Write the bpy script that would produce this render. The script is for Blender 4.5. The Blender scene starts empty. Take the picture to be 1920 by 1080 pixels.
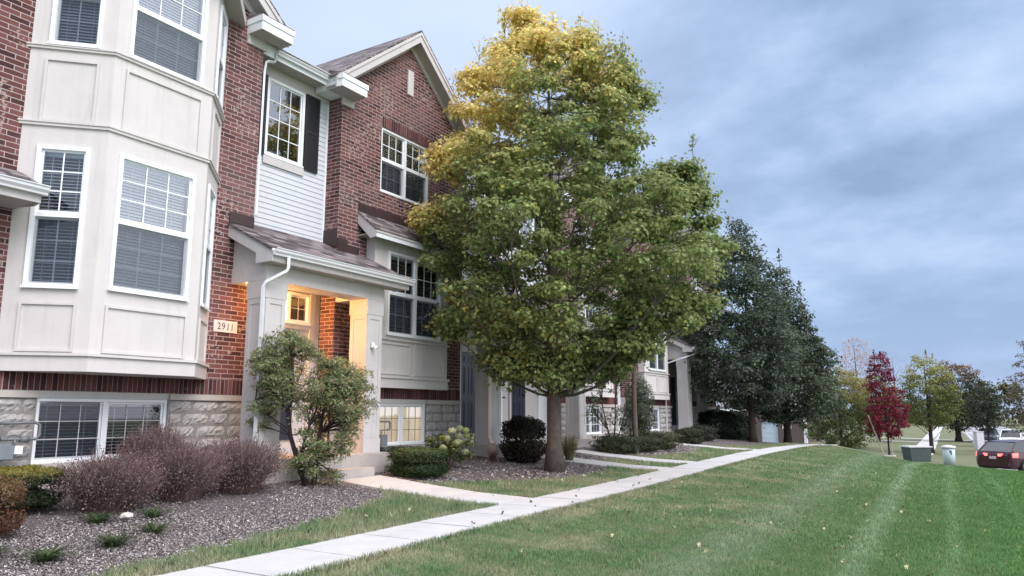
import bpy, math, random
import numpy as np
from mathutils import Vector
random.seed(7); rng = np.random.default_rng(7)
SC = bpy.context.scene
COL = SC.collection
PI = math.pi

# ------------------------------------------------------------------ materials
def new_mat(name):
    m = bpy.data.materials.new(name); m.use_nodes = True
    nt = m.node_tree; nt.nodes.clear()
    out = nt.nodes.new('ShaderNodeOutputMaterial')
    return m, nt, out
def N(nt, t, **kw):
    n = nt.nodes.new(t)
    for k, v in kw.items():
        if k.startswith('i_'):
            key = k[2:]
            key = int(key) if key.isdigit() else key.replace('_', ' ')
            n.inputs[key].default_value = v
        else: setattr(n, k, v)
    return n
def L(nt, a, b): nt.links.new(a, b)
def ramp(nt, fac, stops):
    r = nt.nodes.new('ShaderNodeValToRGB')
    e = r.color_ramp.elements
    while len(e) < len(stops): e.new(0.5)
    for q, (p, c) in zip(e, stops): q.position = p; q.color = (*c, 1) if len(c) == 3 else c
    L(nt, fac, r.inputs[0]); return r.outputs[0]
def mixc(nt, fac, a, b, mode='MIX'):
    n = nt.nodes.new('ShaderNodeMix'); n.data_type = 'RGBA'; n.blend_type = mode
    for s, v in ((n.inputs[0], fac), (n.inputs[6], a), (n.inputs[7], b)):
        if hasattr(v, 'links'): L(nt, v, s)
        else: s.default_value = v if not isinstance(v, tuple) else ((*v, 1) if len(v) == 3 else v)
    return n.outputs[2]
def math_(nt, op, a, b=0.0, c=0.0):
    n = nt.nodes.new('ShaderNodeMath'); n.operation = op
    for s, v in zip(n.inputs, (a, b, c)):
        if hasattr(v, 'links'): L(nt, v, s)
        else: s.default_value = v
    return n.outputs[0]
def noise(nt, vec, scale, detail=3, rough=0.55, out=0):
    n = nt.nodes.new('ShaderNodeTexNoise'); n.inputs['Scale'].default_value = scale
    n.inputs['Detail'].default_value = detail; n.inputs['Roughness'].default_value = rough
    if vec is not None: L(nt, vec, n.inputs['Vector'])
    return n.outputs[out]
def pos(nt): return nt.nodes.new('ShaderNodeNewGeometry').outputs['Position']
def bsdf(nt, out, col, rough=0.8, bump=None, bstr=0.3, bdist=0.01, spec=0.3, metal=0.0):
    b = nt.nodes.new('ShaderNodeBsdfPrincipled')
    if hasattr(col, 'links'): L(nt, col, b.inputs['Base Color'])
    else: b.inputs['Base Color'].default_value = (*col, 1)
    if hasattr(rough, 'links'): L(nt, rough, b.inputs['Roughness'])
    else: b.inputs['Roughness'].default_value = rough
    b.inputs['Specular IOR Level'].default_value = spec
    b.inputs['Metallic'].default_value = metal
    if bump is not None:
        bp = nt.nodes.new('ShaderNodeBump'); bp.inputs['Strength'].default_value = bstr
        bp.inputs['Distance'].default_value = bdist
        L(nt, bump, bp.inputs['Height']); L(nt, bp.outputs[0], b.inputs['Normal'])
    L(nt, b.outputs[0], out.inputs[0]); return b
def facade_uv(nt, vscale=1.0, slope=False):
    """u runs along the wall (Y for walls facing X, X for walls facing Y), v runs up"""
    g = nt.nodes.new('ShaderNodeNewGeometry')
    sp = nt.nodes.new('ShaderNodeSeparateXYZ'); L(nt, g.outputs['Position'], sp.inputs[0])
    sn = nt.nodes.new('ShaderNodeSeparateXYZ'); L(nt, g.outputs['True Normal'], sn.inputs[0])
    ay = math_(nt, 'ABSOLUTE', sn.outputs[1]); ax = math_(nt, 'ABSOLUTE', sn.outputs[0])
    f = math_(nt, 'GREATER_THAN', ay, ax)
    mx = nt.nodes.new('ShaderNodeMix'); mx.data_type = 'FLOAT'
    L(nt, f, mx.inputs[0]); L(nt, sp.outputs[1], mx.inputs[2]); L(nt, sp.outputs[0], mx.inputs[3])
    c = nt.nodes.new('ShaderNodeCombineXYZ'); L(nt, mx.outputs[0], c.inputs[0])
    L(nt, math_(nt, 'MULTIPLY', sp.outputs[2], vscale), c.inputs[1])
    return c.outputs[0]
def brick_mat(name, bw, rh, offset=0.5, shift=0.0):
    m, nt, out = new_mat(name)
    uv = facade_uv(nt)
    mp = N(nt, 'ShaderNodeMapping'); mp.inputs['Location'].default_value = (0.05, shift, 0); L(nt, uv, mp.inputs['Vector'])
    wob = noise(nt, mp.outputs[0], 14, 2, 0.5, 1)
    v2 = nt.nodes.new('ShaderNodeVectorMath'); v2.operation = 'MULTIPLY_ADD'
    L(nt, wob, v2.inputs[0]); v2.inputs[1].default_value = (0.009, 0.006, 0); L(nt, mp.outputs[0], v2.inputs[2])
    b = N(nt, 'ShaderNodeTexBrick', offset=offset)
    b.inputs['Scale'].default_value = 1; b.inputs['Brick Width'].default_value = bw; b.inputs['Row Height'].default_value = rh
    b.inputs['Mortar Size'].default_value = 0.0072; b.inputs['Mortar Smooth'].default_value = 0.35; b.inputs['Bias'].default_value = -0.1
    b.inputs['Color1'].default_value = (0, 0, 0, 1); b.inputs['Color2'].default_value = (1, 1, 1, 1); b.inputs['Mortar'].default_value = (.5, .5, .5, 1)
    L(nt, v2.outputs[0], b.inputs['Vector'])
    bc = ramp(nt, b.outputs['Color'], [(0.0, (0.050, 0.023, 0.028)), (0.3, (0.100, 0.042, 0.044)), (0.55, (0.150, 0.060, 0.058)), (0.8, (0.185, 0.079, 0.076)), (1.0, (0.15, 0.082, 0.082))])
    blot = noise(nt, mp.outputs[0], 22, 4, 0.7)
    bc = mixc(nt, math_(nt, 'MULTIPLY', blot, 0.5), bc, (0.09, 0.035, 0.03))
    # lime-washed face patches, in loose clusters
    big = noise(nt, mp.outputs[0], 1.3, 1, 0.5)
    fine = noise(nt, mp.outputs[0], 13, 3, 0.7)
    msk = math_(nt, 'MULTIPLY', math_(nt, 'GREATER_THAN', big, 0.565), math_(nt, 'GREATER_THAN', fine, 0.56))
    bc = mixc(nt, math_(nt, 'MULTIPLY', msk, 0.72), bc, (0.40, 0.30, 0.27))
    mort = mixc(nt, noise(nt, mp.outputs[0], 30, 3), (0.30, 0.245, 0.24), (0.50, 0.42, 0.41))
    col = mixc(nt, b.outputs['Fac'], bc, mort)
    age = noise(nt, mp.outputs[0], 0.55, 4, 0.6)
    col = mixc(nt, ramp(nt, age, [(0.42, (0, 0, 0)), (0.70, (.34, .34, .34))]), col, (0.30, 0.21, 0.21))
    h = math_(nt, 'ADD', math_(nt, 'MULTIPLY', b.outputs['Fac'], -1.0), math_(nt, 'MULTIPLY', fine, 0.35))
    bsdf(nt, out, col, 0.88, h, 0.7, 0.008, 0.15)
    return m
M = {}
M['brick'] = brick_mat('brick', 0.254, 0.0762)
M['soldier'] = brick_mat('brick_on_end', 0.0762, 0.262, 0.0, 0.006)
def plain(name, col, rough=0.7, nscale=8, amt=0.12, bstr=0.15, bscale=60, spec=0.3, dirt=0.0, metal=0.0, streak=False):
    m, nt, out = new_mat(name); p = pos(nt)
    n1 = noise(nt, p, nscale, 4, 0.6)
    c2 = tuple(max(0, x * (1 - amt * 2)) for x in col)
    c = mixc(nt, n1, tuple(min(1, x * (1 + amt * .6)) for x in col), c2)
    if dirt:
        d = noise(nt, p, 2.2, 5, 0.7)
        f = math_(nt, 'MULTIPLY', ramp(nt, d, [(0.5, (0, 0, 0)), (0.75, (1, 1, 1))]), dirt)
        c = mixc(nt, f, c, tuple(x * 0.45 for x in col))
    if streak:
        mq = nt.nodes.new('ShaderNodeMapping'); mq.inputs['Scale'].default_value = (9, 9, .7); L(nt, p, mq.inputs[0])
        c = mixc(nt, ramp(nt, noise(nt, mq.outputs[0], 1.0, 4, 0.7), [(0.52, (0, 0, 0)), (0.78, (.30, .30, .30))]), c, tuple(x * 0.55 for x in col))
    bsdf(nt, out, c, rough, noise(nt, p, bscale, 3, 0.6), bstr, 0.004, spec, metal); return m
M['stucco'] = plain('greige_stucco', (0.60, 0.568, 0.560), 0.85, 3, 0.05, 0.5, 160, 0.2, 0.12, 0, True)
M['trim'] = plain('greige_trim_paint', (0.54, 0.515, 0.515), 0.6, 5, 0.05, 0.15, 40, 0.3, 0.12, 0, True)
M['white'] = plain('white_vinyl', (0.80, 0.82, 0.85), 0.42, 6, 0.03, 0.05, 30, 0.4, 0.05)
M['siding'] = plain('pale_siding', (0.57, 0.59, 0.635), 0.55, 4, 0.04, 0.12, 50, 0.3, 0.08)
M['gutter'] = plain('white_gutter', (0.70, 0.71, 0.74), 0.4, 6, 0.05, 0.03, 20, 0.5, 0.10)
M['soffit'] = plain('greige_soffit', (0.42, 0.39, 0.38), 0.7, 6, 0.05, 0.1, 20)
M['flash'] = plain('brown_flashing', (0.055, 0.032, 0.034), 0.5, 6, 0.2, 0.1, 12, 0.4)
M['limestone'] = plain('limestone_cap', (0.48, 0.44, 0.41), 0.85, 10, 0.12, 0.3, 60, 0.2, 0.1)
M['concrete'] = plain('concrete', (0.43, 0.40, 0.38), 0.9, 3.2, 0.10, 0.35, 90, 0.2, 0.22)
M['walk'] = plain('walk_concrete', (0.54, 0.53, 0.53), 0.9, 1.7, 0.14, 0.35, 110, 0.2, 0.30)
M['unlit_room'] = plain('dark_room', (0.012, 0.013, 0.016), 0.9)
M['navy'] = plain('navy_door_paint', (0.022, 0.027, 0.048), 0.35, 5, 0.1, 0.05, 20, 0.5)
M['shutter'] = plain('black_shutter', (0.018, 0.018, 0.022), 0.45, 5, 0.1, 0.05, 20, 0.4)
M['metalgrey'] = plain('grey_meter_paint', (0.20, 0.225, 0.25), 0.45, 9, 0.15, 0.1, 20, 0.5, 0.2)
M['pipe'] = plain('grey_pipe', (0.16, 0.17, 0.18), 0.5, 9, 0.2, 0.1, 20, 0.5, 0.2)
M['blind'] = plain('white_blind', (0.70, 0.71, 0.74), 0.6, 3, 0.05, 0.0)
M['brass'] = plain('dark_bronze', (0.06, 0.05, 0.04), 0.35, 8, 0.1, 0.0, 20, 0.5, 0, 0.6)
M['ink'] = plain('engraved_ink', (0.05, 0.05, 0.055), 0.7)
M['plaque'] = plain('plaque_stone', (0.66, 0.63, 0.62), 0.7, 20, 0.06, 0.1, 80)
M['bark'] = plain('grey_bark', (0.14, 0.115, 0.10), 0.95, 9, 0.35, 0.9, 26, 0.1, 0.2)
M['bark_dark'] = plain('dark_bark', (0.065, 0.05, 0.045), 0.95, 9, 0.3, 0.9, 26, 0.1)
M['tyre'] = plain('black_rubber', (0.02, 0.02, 0.02), 0.8)
M['rim'] = plain('silver_wheel', (0.55, 0.56, 0.58), 0.3, 8, 0.05, 0, 20, 0.5, 0, 0.7)
M['burgundy'] = plain('dark_burgundy_car_paint', (0.045, 0.010, 0.018), 0.22, 4, 0.03, 0, 20, 0.7)
M['carwhite'] = plain('white_car_paint', (0.78, 0.80, 0.83), 0.25, 4, 0.03, 0, 20, 0.6)
M['carglass'] = plain('dark_car_glass', (0.015, 0.018, 0.024), 0.08, 4, 0.03, 0, 20, 0.9)
M['greenbox'] = plain('green_grey_box_paint', (0.055, 0.082, 0.078), 0.55, 3, 0.15, 0.1, 20, 0.4, 0.15)
M['paleblue'] = plain('pale_blue_plastic', (0.48, 0.60, 0.62), 0.5, 3, 0.06, 0.05, 20, 0.4, 0.1)
M['palegrey'] = plain('pale_grey_plastic', (0.62, 0.63, 0.64), 0.5, 3, 0.06, 0.05, 20, 0.4, 0.1)
M['lid'] = plain('pale_lid', (0.60, 0.62, 0.62), 0.5, 3, 0.05)
M['asphalt'] = plain('pale_road', (0.30, 0.30, 0.31), 0.9, 1.2, 0.12, 0.4, 50, 0.2, 0.2)
M['garage'] = plain('pale_garage_door', (0.55, 0.63, 0.72), 0.5, 3, 0.04)
M['wood'] = plain('pale_stake', (0.50, 0.42, 0.32), 0.8, 12, 0.2)
M['rock'] = plain('pale_rock', (0.60, 0.57, 0.54), 0.9, 14, 0.2, 0.8, 30)
M['bluecar'] = plain('blue_black_car_paint', (0.03, 0.04, 0.06), 0.25, 4, 0.03, 0, 20, 0.6)

# stone blocks
m, nt, out = new_mat('split_face_limestone'); p = pos(nt)
a = noise(nt, p, 2.2, 2, 0.5); b_ = noise(nt, p, 16, 6, 0.75)
c = ramp(nt, a, [(0.3, (0.46, 0.44, 0.43)), (0.5, (0.58, 0.54, 0.52)), (0.7, (0.50, 0.49, 0.49))])
c = mixc(nt, ramp(nt, b_, [(0.35, (0, 0, 0)), (0.7, (1, 1, 1))]), mixc(nt, 0.6, c, (0.20, 0.19, 0.19)), c)
bsdf(nt, out, c, 0.9, b_, 1.0, 0.035, 0.15); M['stone'] = m
M['joint'] = plain('stone_mortar', (0.27, 0.25, 0.24), 0.95, 20, 0.15)
# shingles
m, nt, out = new_mat('asphalt_shingle'); uv = facade_uv(nt, 2.1)
b = N(nt, 'ShaderNodeTexBrick', offset=0.37)
b.inputs['Scale'].default_value = 1; b.inputs['Brick Width'].default_value = 0.30; b.inputs['Row Height'].default_value = 0.16
b.inputs['Mortar Size'].default_value = 0.006; b.inputs['Mortar Smooth'].default_value = 0.2
b.inputs['Color1'].default_value = (0.035, 0.030, 0.034, 1); b.inputs['Color2'].default_value = (0.30, 0.26, 0.265, 1); b.inputs['Mortar'].default_value = (0.02, 0.018, 0.018, 1)
L(nt, uv, b.inputs['Vector'])
sp = nt.nodes.new('ShaderNodeSeparateXYZ'); L(nt, uv, sp.inputs[0])
saw = math_(nt, 'FRACT', math_(nt, 'DIVIDE', sp.outputs[1], 0.16))
g1 = noise(nt, pos(nt), 140, 2, 0.8)
col = mixc(nt, math_(nt, 'MULTIPLY', g1, 0.30), b.outputs['Color'], (0.20, 0.175, 0.18))
col = mixc(nt, ramp(nt, saw, [(0.0, (.85, .85, .85)), (0.34, (0, 0, 0))]), col, (0.035, 0.03, 0.033))
bsdf(nt, out, col, 0.95, math_(nt, 'SUBTRACT', math_(nt, 'MULTIPLY', g1, 0.3), saw), 0.8, 0.012, 0.15); M['shingle'] = m
# glass
def glass_mat(name, tint, lo, hi, rough=0.02):
    m, nt, out = new_mat(name)
    tr = N(nt, 'ShaderNodeBsdfTransparent'); tr.inputs[0].default_value = (*tint, 1)
    gl = N(nt, 'ShaderNodeBsdfGlossy'); gl.inputs['Roughness'].default_value = rough; gl.inputs['Color'].default_value = (.95, .97, 1, 1)
    bp = N(nt, 'ShaderNodeBump'); bp.inputs['Strength'].default_value = 0.015; bp.inputs['Distance'].default_value = 0.004
    L(nt, noise(nt, pos(nt), 1.6, 1), bp.inputs['Height']); L(nt, bp.outputs[0], gl.inputs['Normal'])
    lw = N(nt, 'ShaderNodeLayerWeight'); lw.inputs[0].default_value = 0.35
    mr = N(nt, 'ShaderNodeMapRange'); mr.inputs['To Min'].default_value = lo; mr.inputs['To Max'].default_value = hi
    L(nt, lw.outputs['Fresnel'], mr.inputs['Value'])
    mx = N(nt, 'ShaderNodeMixShader'); L(nt, mr.outputs[0], mx.inputs[0]); L(nt, tr.outputs[0], mx.inputs[1]); L(nt, gl.outputs[0], mx.inputs[2])
    L(nt, mx.outputs[0], out.inputs[0]); return m
M['glass'] = glass_mat('window_glass', (0.86, 0.91, 0.96), 0.20, 0.95)
M['glass_soft'] = glass_mat('shaded_window_glass', (0.82, 0.88, 0.94), 0.08, 0.65)
m, nt, out = new_mat('insect_mesh')
tr = N(nt, 'ShaderNodeBsdfTransparent'); df = N(nt, 'ShaderNodeBsdfDiffuse'); df.inputs[0].default_value = (0.05, 0.06, 0.08, 1)
mx = N(nt, 'ShaderNodeMixShader'); mx.inputs[0].default_value = 0.40
L(nt, tr.outputs[0], mx.inputs[1]); L(nt, df.outputs[0], mx.inputs[2]); L(nt, mx.outputs[0], out.inputs[0]); M['mesh'] = m
def emit_mat(name, col, s, base=None):
    m, nt, out = new_mat(name); b = bsdf(nt, out, base or col, 0.6)
    b.inputs['Emission Color'].default_value = (*col, 1); b.inputs['Emission Strength'].default_value = s; return m
M['lamp'] = emit_mat('lit_lamp_glass', (1.0, 0.62, 0.28), 14)
M['litblind'] = emit_mat('lit_blind', (1.0, 0.84, 0.62), 0.22, (0.5, 0.47, 0.40))
M['litroom'] = emit_mat('lit_room', (1.0, 0.75, 0.45), 0.22, (0.5, 0.4, 0.3))
M['tail'] = emit_mat('red_tail_lamp', (1.0, 0.07, 0.07), 3.6, (0.5, 0.02, 0.02))
M['plate'] = plain('number_plate', (0.65, 0.55, 0.60), 0.5)

# ------------------------------------------------------------------ mesh helpers
def tag(o, label=None, cat=None, group=None, kind=None):
    if label: o['label'] = label
    if cat: o['category'] = cat
    if group: o['group'] = group
    if kind: o['kind'] = kind
    return o
ROOTLOC = {}
def empty(name, loc, label, cat, group=None):
    o = bpy.data.objects.new(name, None); COL.objects.link(o); o.location = loc; o.empty_display_size = 0.3
    ROOTLOC[o.name] = Vector(loc)
    return tag(o, label, cat, group)
def offs(parent):
    v = Vector((0, 0, 0))
    while parent is not None: v += parent.location; parent = parent.parent
    return v
class Fr:
    """local frame: a along u, b up, c along outward normal n"""
    def __init__(s, o, u, n): s.o = Vector(o); s.u = Vector(u).normalized(); s.n = Vector(n).normalized(); s.z = Vector((0, 0, 1))
    def p(s, a, b, c=0.0): return s.o + s.u * a + s.z * b + s.n * c
class MB:
    def __init__(s): s.v = []; s.f = []; s.m = []
    def poly(s, pts, mi=0):
        k = len(s.v); s.v += [tuple(p) for p in pts]; s.f.append(tuple(range(k, k + len(pts)))); s.m.append(mi)
    def hexa(s, p, mi=0):
        k = len(s.v); s.v += [tuple(q) for q in p]
        for f in ((0, 3, 2, 1), (4, 5, 6, 7), (0, 1, 5, 4), (1, 2, 6, 5), (2, 3, 7, 6), (3, 0, 4, 7)):
            s.f.append(tuple(k + i for i in f)); s.m.append(mi)
    def box(s, x0, x1, y0, y1, z0, z1, mi=0):
        s.hexa([(x0, y0, z0), (x1, y0, z0), (x1, y1, z0), (x0, y1, z0), (x0, y0, z1), (x1, y0, z1), (x1, y1, z1), (x0, y1, z1)], mi)
    def fbox(s, F, a0, a1, b0, b1, c0, c1, mi=0):
        s.hexa([F.p(a0, b0, c0), F.p(a1, b0, c0), F.p(a1, b0, c1), F.p(a0, b0, c1), F.p(a0, b1, c0), F.p(a1, b1, c0), F.p(a1, b1, c1), F.p(a0, b1, c1)], mi)
    def prism(s, prof, y0, y1, mi=0, axis='y'):
        """closed (x,z) profile extruded along y (or (y,z) along x)"""
        n = len(prof); k = len(s.v)
        for yy in (y0, y1):
            for a, b in prof: s.v.append((a, yy, b) if axis == 'y' else (yy, a, b))
        s.f.append(tuple(range(k, k + n))[::-1]); s.f.append(tuple(range(k + n, k + 2 * n))); s.m += [mi, mi]
        for i in range(n):
            j = (i + 1) % n; s.f.append((k + i, k + j, k + n + j, k + n + i)); s.m.append(mi)
    def slabpoly(s, pts, z0, z1, mi=0):
        n = len(pts); k = len(s.v)
        for z in (z0, z1):
            for a, b in pts: s.v.append((a, b, z))
        s.f.append(tuple(range(k, k + n))[::-1]); s.f.append(tuple(range(k + n, k + 2 * n))); s.m += [mi, mi]
        for i in range(n):
            j = (i + 1) % n; s.f.append((k + i, k + j, k + n + j, k + n + i)); s.m.append(mi)
    def tube(s, pts, rad, sides=8, mi=0, cap=True):
        pts = [Vector(p) for p in pts]; k0 = len(s.v)
        if not hasattr(rad, '__len__'): rad = [rad] * len(pts)
        ref = None
        for i, p in enumerate(pts):
            d = (pts[min(i + 1, len(pts) - 1)] - pts[max(i - 1, 0)])
            if d.length < 1e-9: d = Vector((0, 0, 1))
            d.normalize()
            if ref is None: ref = Vector((1, 0, 0)) if abs(d.x) < 0.8 else Vector((0, 1, 0))
            u = (ref - d * ref.dot(d)).normalized(); w = d.cross(u); ref = u
            for j in range(sides):
                a = 2 * PI * j / sides; s.v.append(tuple(p + (u * math.cos(a) + w * math.sin(a)) * rad[i]))
        for i in range(len(pts) - 1):
            for j in range(sides):
                j2 = (j + 1) % sides; A = k0 + i * sides; B = A + sides
                s.f.append((A + j, A + j2, B + j2, B + j)); s.m.append(mi)
        if cap:
            s.f.append(tuple(k0 + j for j in range(sides))[::-1]); s.m.append(mi)
            e = k0 + (len(pts) - 1) * sides; s.f.append(tuple(e + j for j in range(sides))); s.m.append(mi)
    def lathe(s, cx, cy, prof, seg=20, mi=0):
        k = len(s.v)
        for r, z in prof:
            for j in range(seg): a = 2 * PI * j / seg; s.v.append((cx + r * math.cos(a), cy + r * math.sin(a), z))
        for i in range(len(prof) - 1):
            for j in range(seg):
                j2 = (j + 1) % seg; s.f.append((k + i * seg + j, k + i * seg + j2, k + (i + 1) * seg + j2, k + (i + 1) * seg + j)); s.m.append(mi)
        s.f.append(tuple(k + j for j in range(seg))[::-1]); s.m.append(mi)
        e = k + (len(prof) - 1) * seg; s.f.append(tuple(e + j for j in range(seg))); s.m.append(mi)
    def wall(s, F, a0, a1, b0, b1, holes=(), depth=0.1, mi=0):
        A = sorted({a0, a1, *[h[0] for h in holes], *[h[1] for h in holes]}); B = sorted({b0, b1, *[h[2] for h in holes], *[h[3] for h in holes]})
        A = [a for a in A if a0 <= a <= a1]; B = [b for b in B if b0 <= b <= b1]
        for i in range(len(A) - 1):
            for j in range(len(B) - 1):
                ca, cb = (A[i] + A[i + 1]) / 2, (B[j] + B[j + 1]) / 2
                if any(h[0] < ca < h[1] and h[2] < cb < h[3] for h in holes): continue
                s.poly([F.p(A[i], B[j]), F.p(A[i + 1], B[j]), F.p(A[i + 1], B[j + 1]), F.p(A[i], B[j + 1])], mi)
        for (p0, p1, q0, q1) in holes:
            for (x, y), (x2, y2) in (((p0, q0), (p1, q0)), ((p1, q0), (p1, q1)), ((p1, q1), (p0, q1)), ((p0, q1), (p0, q0))):
                s.poly([F.p(x, y), F.p(x, y, -depth), F.p(x2, y2, -depth), F.p(x2, y2)], mi)
    def build(s, name, mats, parent=None, smooth=False, label=None):
        if not isinstance(mats, (list, tuple)): mats = [mats]
        me = bpy.data.meshes.new(name); o3 = offs(parent)
        me.from_pydata([(x - o3.x, y - o3.y, z - o3.z) for x, y, z in s.v], [], s.f)
        for q in mats: me.materials.append(q)
        if len(mats) > 1: me.polygons.foreach_set('material_index', s.m)
        if smooth: me.polygons.foreach_set('use_smooth', [True] * len(me.polygons))
        me.update()
        o = bpy.data.objects.new(name, me); COL.objects.link(o)
        if parent is not None: o.parent = parent
        if label: o['label'] = label
        return o
def np_mesh(name, V, k, mat, parent=None, cols=None, smooth=False):
    """V: (n*k,3) vertices of n k-gons"""
    V = np.asarray(V, dtype=np.float32); o3 = offs(parent); V = V - np.array(o3, dtype=np.float32)
    n = len(V) // k
    me = bpy.data.meshes.new(name); me.vertices.add(n * k); me.vertices.foreach_set('co', V.ravel())
    me.loops.add(n * k); me.loops.foreach_set('vertex_index', np.arange(n * k, dtype=np.int32))
    me.polygons.add(n); me.polygons.foreach_set('loop_start', np.arange(0, n * k, k, dtype=np.int32))
    if cols is not None:
        at = me.attributes.new('tint', 'FLOAT_COLOR', 'POINT')
        c4 = np.ones((n * k, 4), dtype=np.float32); c4[:, :3] = np.repeat(cols, k, axis=0); at.data.foreach_set('color', c4.ravel())
    me.materials.append(mat); me.update(calc_edges=True); me.validate()
    o = bpy.data.objects.new(name, me); COL.objects.link(o)
    if parent is not None: o.parent = parent
    return o
# ------------------------------------------------------------------ brick units laid on end
m, nt, out = new_mat('brick_units_on_end'); uv = facade_uv(nt)
sp = nt.nodes.new('ShaderNodeSeparateXYZ'); L(nt, uv, sp.inputs[0])
wn = N(nt, 'ShaderNodeTexWhiteNoise', noise_dimensions='1D'); L(nt, math_(nt, 'FLOOR', math_(nt, 'DIVIDE', sp.outputs[0], 0.0762)), wn.inputs['W'])
bc = ramp(nt, wn.outputs[0], [(0.0, (0.045, 0.021, 0.026)), (0.4, (0.09, 0.038, 0.040)), (0.7, (0.13, 0.053, 0.052)), (1.0, (0.165, 0.072, 0.070))])
fine = noise(nt, pos(nt), 13, 3, 0.7)
bc = mixc(nt, math_(nt, 'MULTIPLY', math_(nt, 'GREATER_THAN', fine, 0.66), 0.35), bc, (0.30, 0.21, 0.19))
bsdf(nt, out, bc, 0.88, fine, 0.4, 0.006, 0.15); M['bunit'] = m
M['mortar'] = plain('brick_mortar', (0.42, 0.35, 0.34), 0.95, 20, 0.12)
W = -10.6; S = -11.0
S2 = math.sqrt(0.5)
def FX(x, y=0.0): return Fr((x, y, 0), (0, 1, 0), (1, 0, 0))       # wall facing +X: a == Y - y
def FY(y, x=0.0): return Fr((x, y, 0), (1, 0, 0), (0, -1, 0))      # wall facing -Y: a == X - x

def soldier(par, y0, y1, z0, z1, x=W, face='x'):
    mb = MB(); F = FX(x) if face == 'x' else FY(x)
    mb.fbox(F, y0, y1, z0, z1, -0.05, 0.004, 1)
    k = math.ceil(y0 / 0.0762)
    a = y0
    while a < y1 - 0.01:
        b = min((math.floor(a / 0.0762 + 1e-6) + 1) * 0.0762, y1)
        if b - a > 0.02: mb.fbox(F, a + 0.0068, b - 0.0068, z0 + 0.006, z1 - 0.006, 0.0, 0.011 + random.uniform(-.001, .002), 0)
        a = b
    return mb.build('soldier_course', [M['bunit'], M['mortar']], par)
def stone_base(par, segs, zb, zt, x=W, face='x', cap=True):
    """split-face blocks: each block a bulged grid"""
    mb = MB(); F = FX(x) if face == 'x' else FY(x)
    for (y0, y1) in segs:
        mb.fbox(F, y0, y1, zb, zt, -0.05, 0.012, 1)
        z = zt - 0.004; row = 0
        while z > zb + 0.02:
            h = 0.196; zl = max(z - h, zb); y = y0; first = True
            while y < y1 - 0.01:
                w = random.choice((0.42, 0.5, 0.58, 0.36)) * (0.5 if first and row % 2 else 1); first = False
                ye = min(y + w, y1)
                if y1 - ye < 0.12: ye = y1
                nx, nz = max(3, int((ye - y) / 0.045)), 5
                g = {}
                for i in range(nx + 1):
                    for j in range(nz + 1):
                        ex = min(i, nx - i) / nx; ez = min(j, nz - j) / nz
                        edge = min(1, 5 * ex) * min(1, 3.2 * ez)
                        c = 0.006 + edge * (0.034 + random.uniform(-.020, .020))
                        g[i, j] = F.p(y + 0.005 + (ye - y - 0.01) * i / nx, zl + 0.006 + (z - zl - 0.012) * j / nz, c)
                for i in range(nx):
                    for j in range(nz): mb.poly([g[i, j], g[i + 1, j], g[i + 1, j + 1], g[i, j + 1]], 0)
                y = ye
            z = zl; row += 1
        if cap:
            mb.fbox(F, y0 - 0.0, y1 + 0.0, zt, zt + 0.09, -0.05, 0.055, 2)
    return mb.build('stone_base', [M['stone'], M['joint'], M['limestone']], par)
def lap(mb, F, a0, a1, b0, b1, e=0.1016, mi=0):
    z = b0
    while z < b1 - 1e-4:
        zt = min(z + e, b1)
        mb.poly([F.p(a0, z, 0.014), F.p(a1, z, 0.014), F.p(a1, zt, 0.003), F.p(a0, zt, 0.003)], mi)
        mb.poly([F.p(a0, z, 0.0), F.p(a1, z, 0.0), F.p(a1, z, 0.014), F.p(a0, z, 0.014)], mi)
        z = zt
def siding(par, F, a0, a1, b0, b1, holes=(), name='siding_wall'):
    mb = MB()
    A = sorted({a0, a1, *[h[0] for h in holes], *[h[1] for h in holes]}); 
    for i in range(len(A) - 1):
        ca = (A[i] + A[i + 1]) / 2; hs = sorted([h for h in holes if h[0] < ca < h[1]], key=lambda h: h[2]); z = b0
        for h in hs: lap(mb, F, A[i], A[i + 1], z, h[2]); z = h[3]
        lap(mb, F, A[i], A[i + 1], z, b1)
    for h in holes:
        for (x, y), (x2, y2) in (((h[0], h[2]), (h[1], h[2])), ((h[1], h[2]), (h[1], h[3])), ((h[1], h[3]), (h[0], h[3])), ((h[0], h[3]), (h[0], h[2]))):
            mb.poly([F.p(x, y, .014), F.p(x, y, -.1), F.p(x2, y2, -.1), F.p(x2, y2, .014)])
    return mb.build(name, M['siding'], par)

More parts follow.
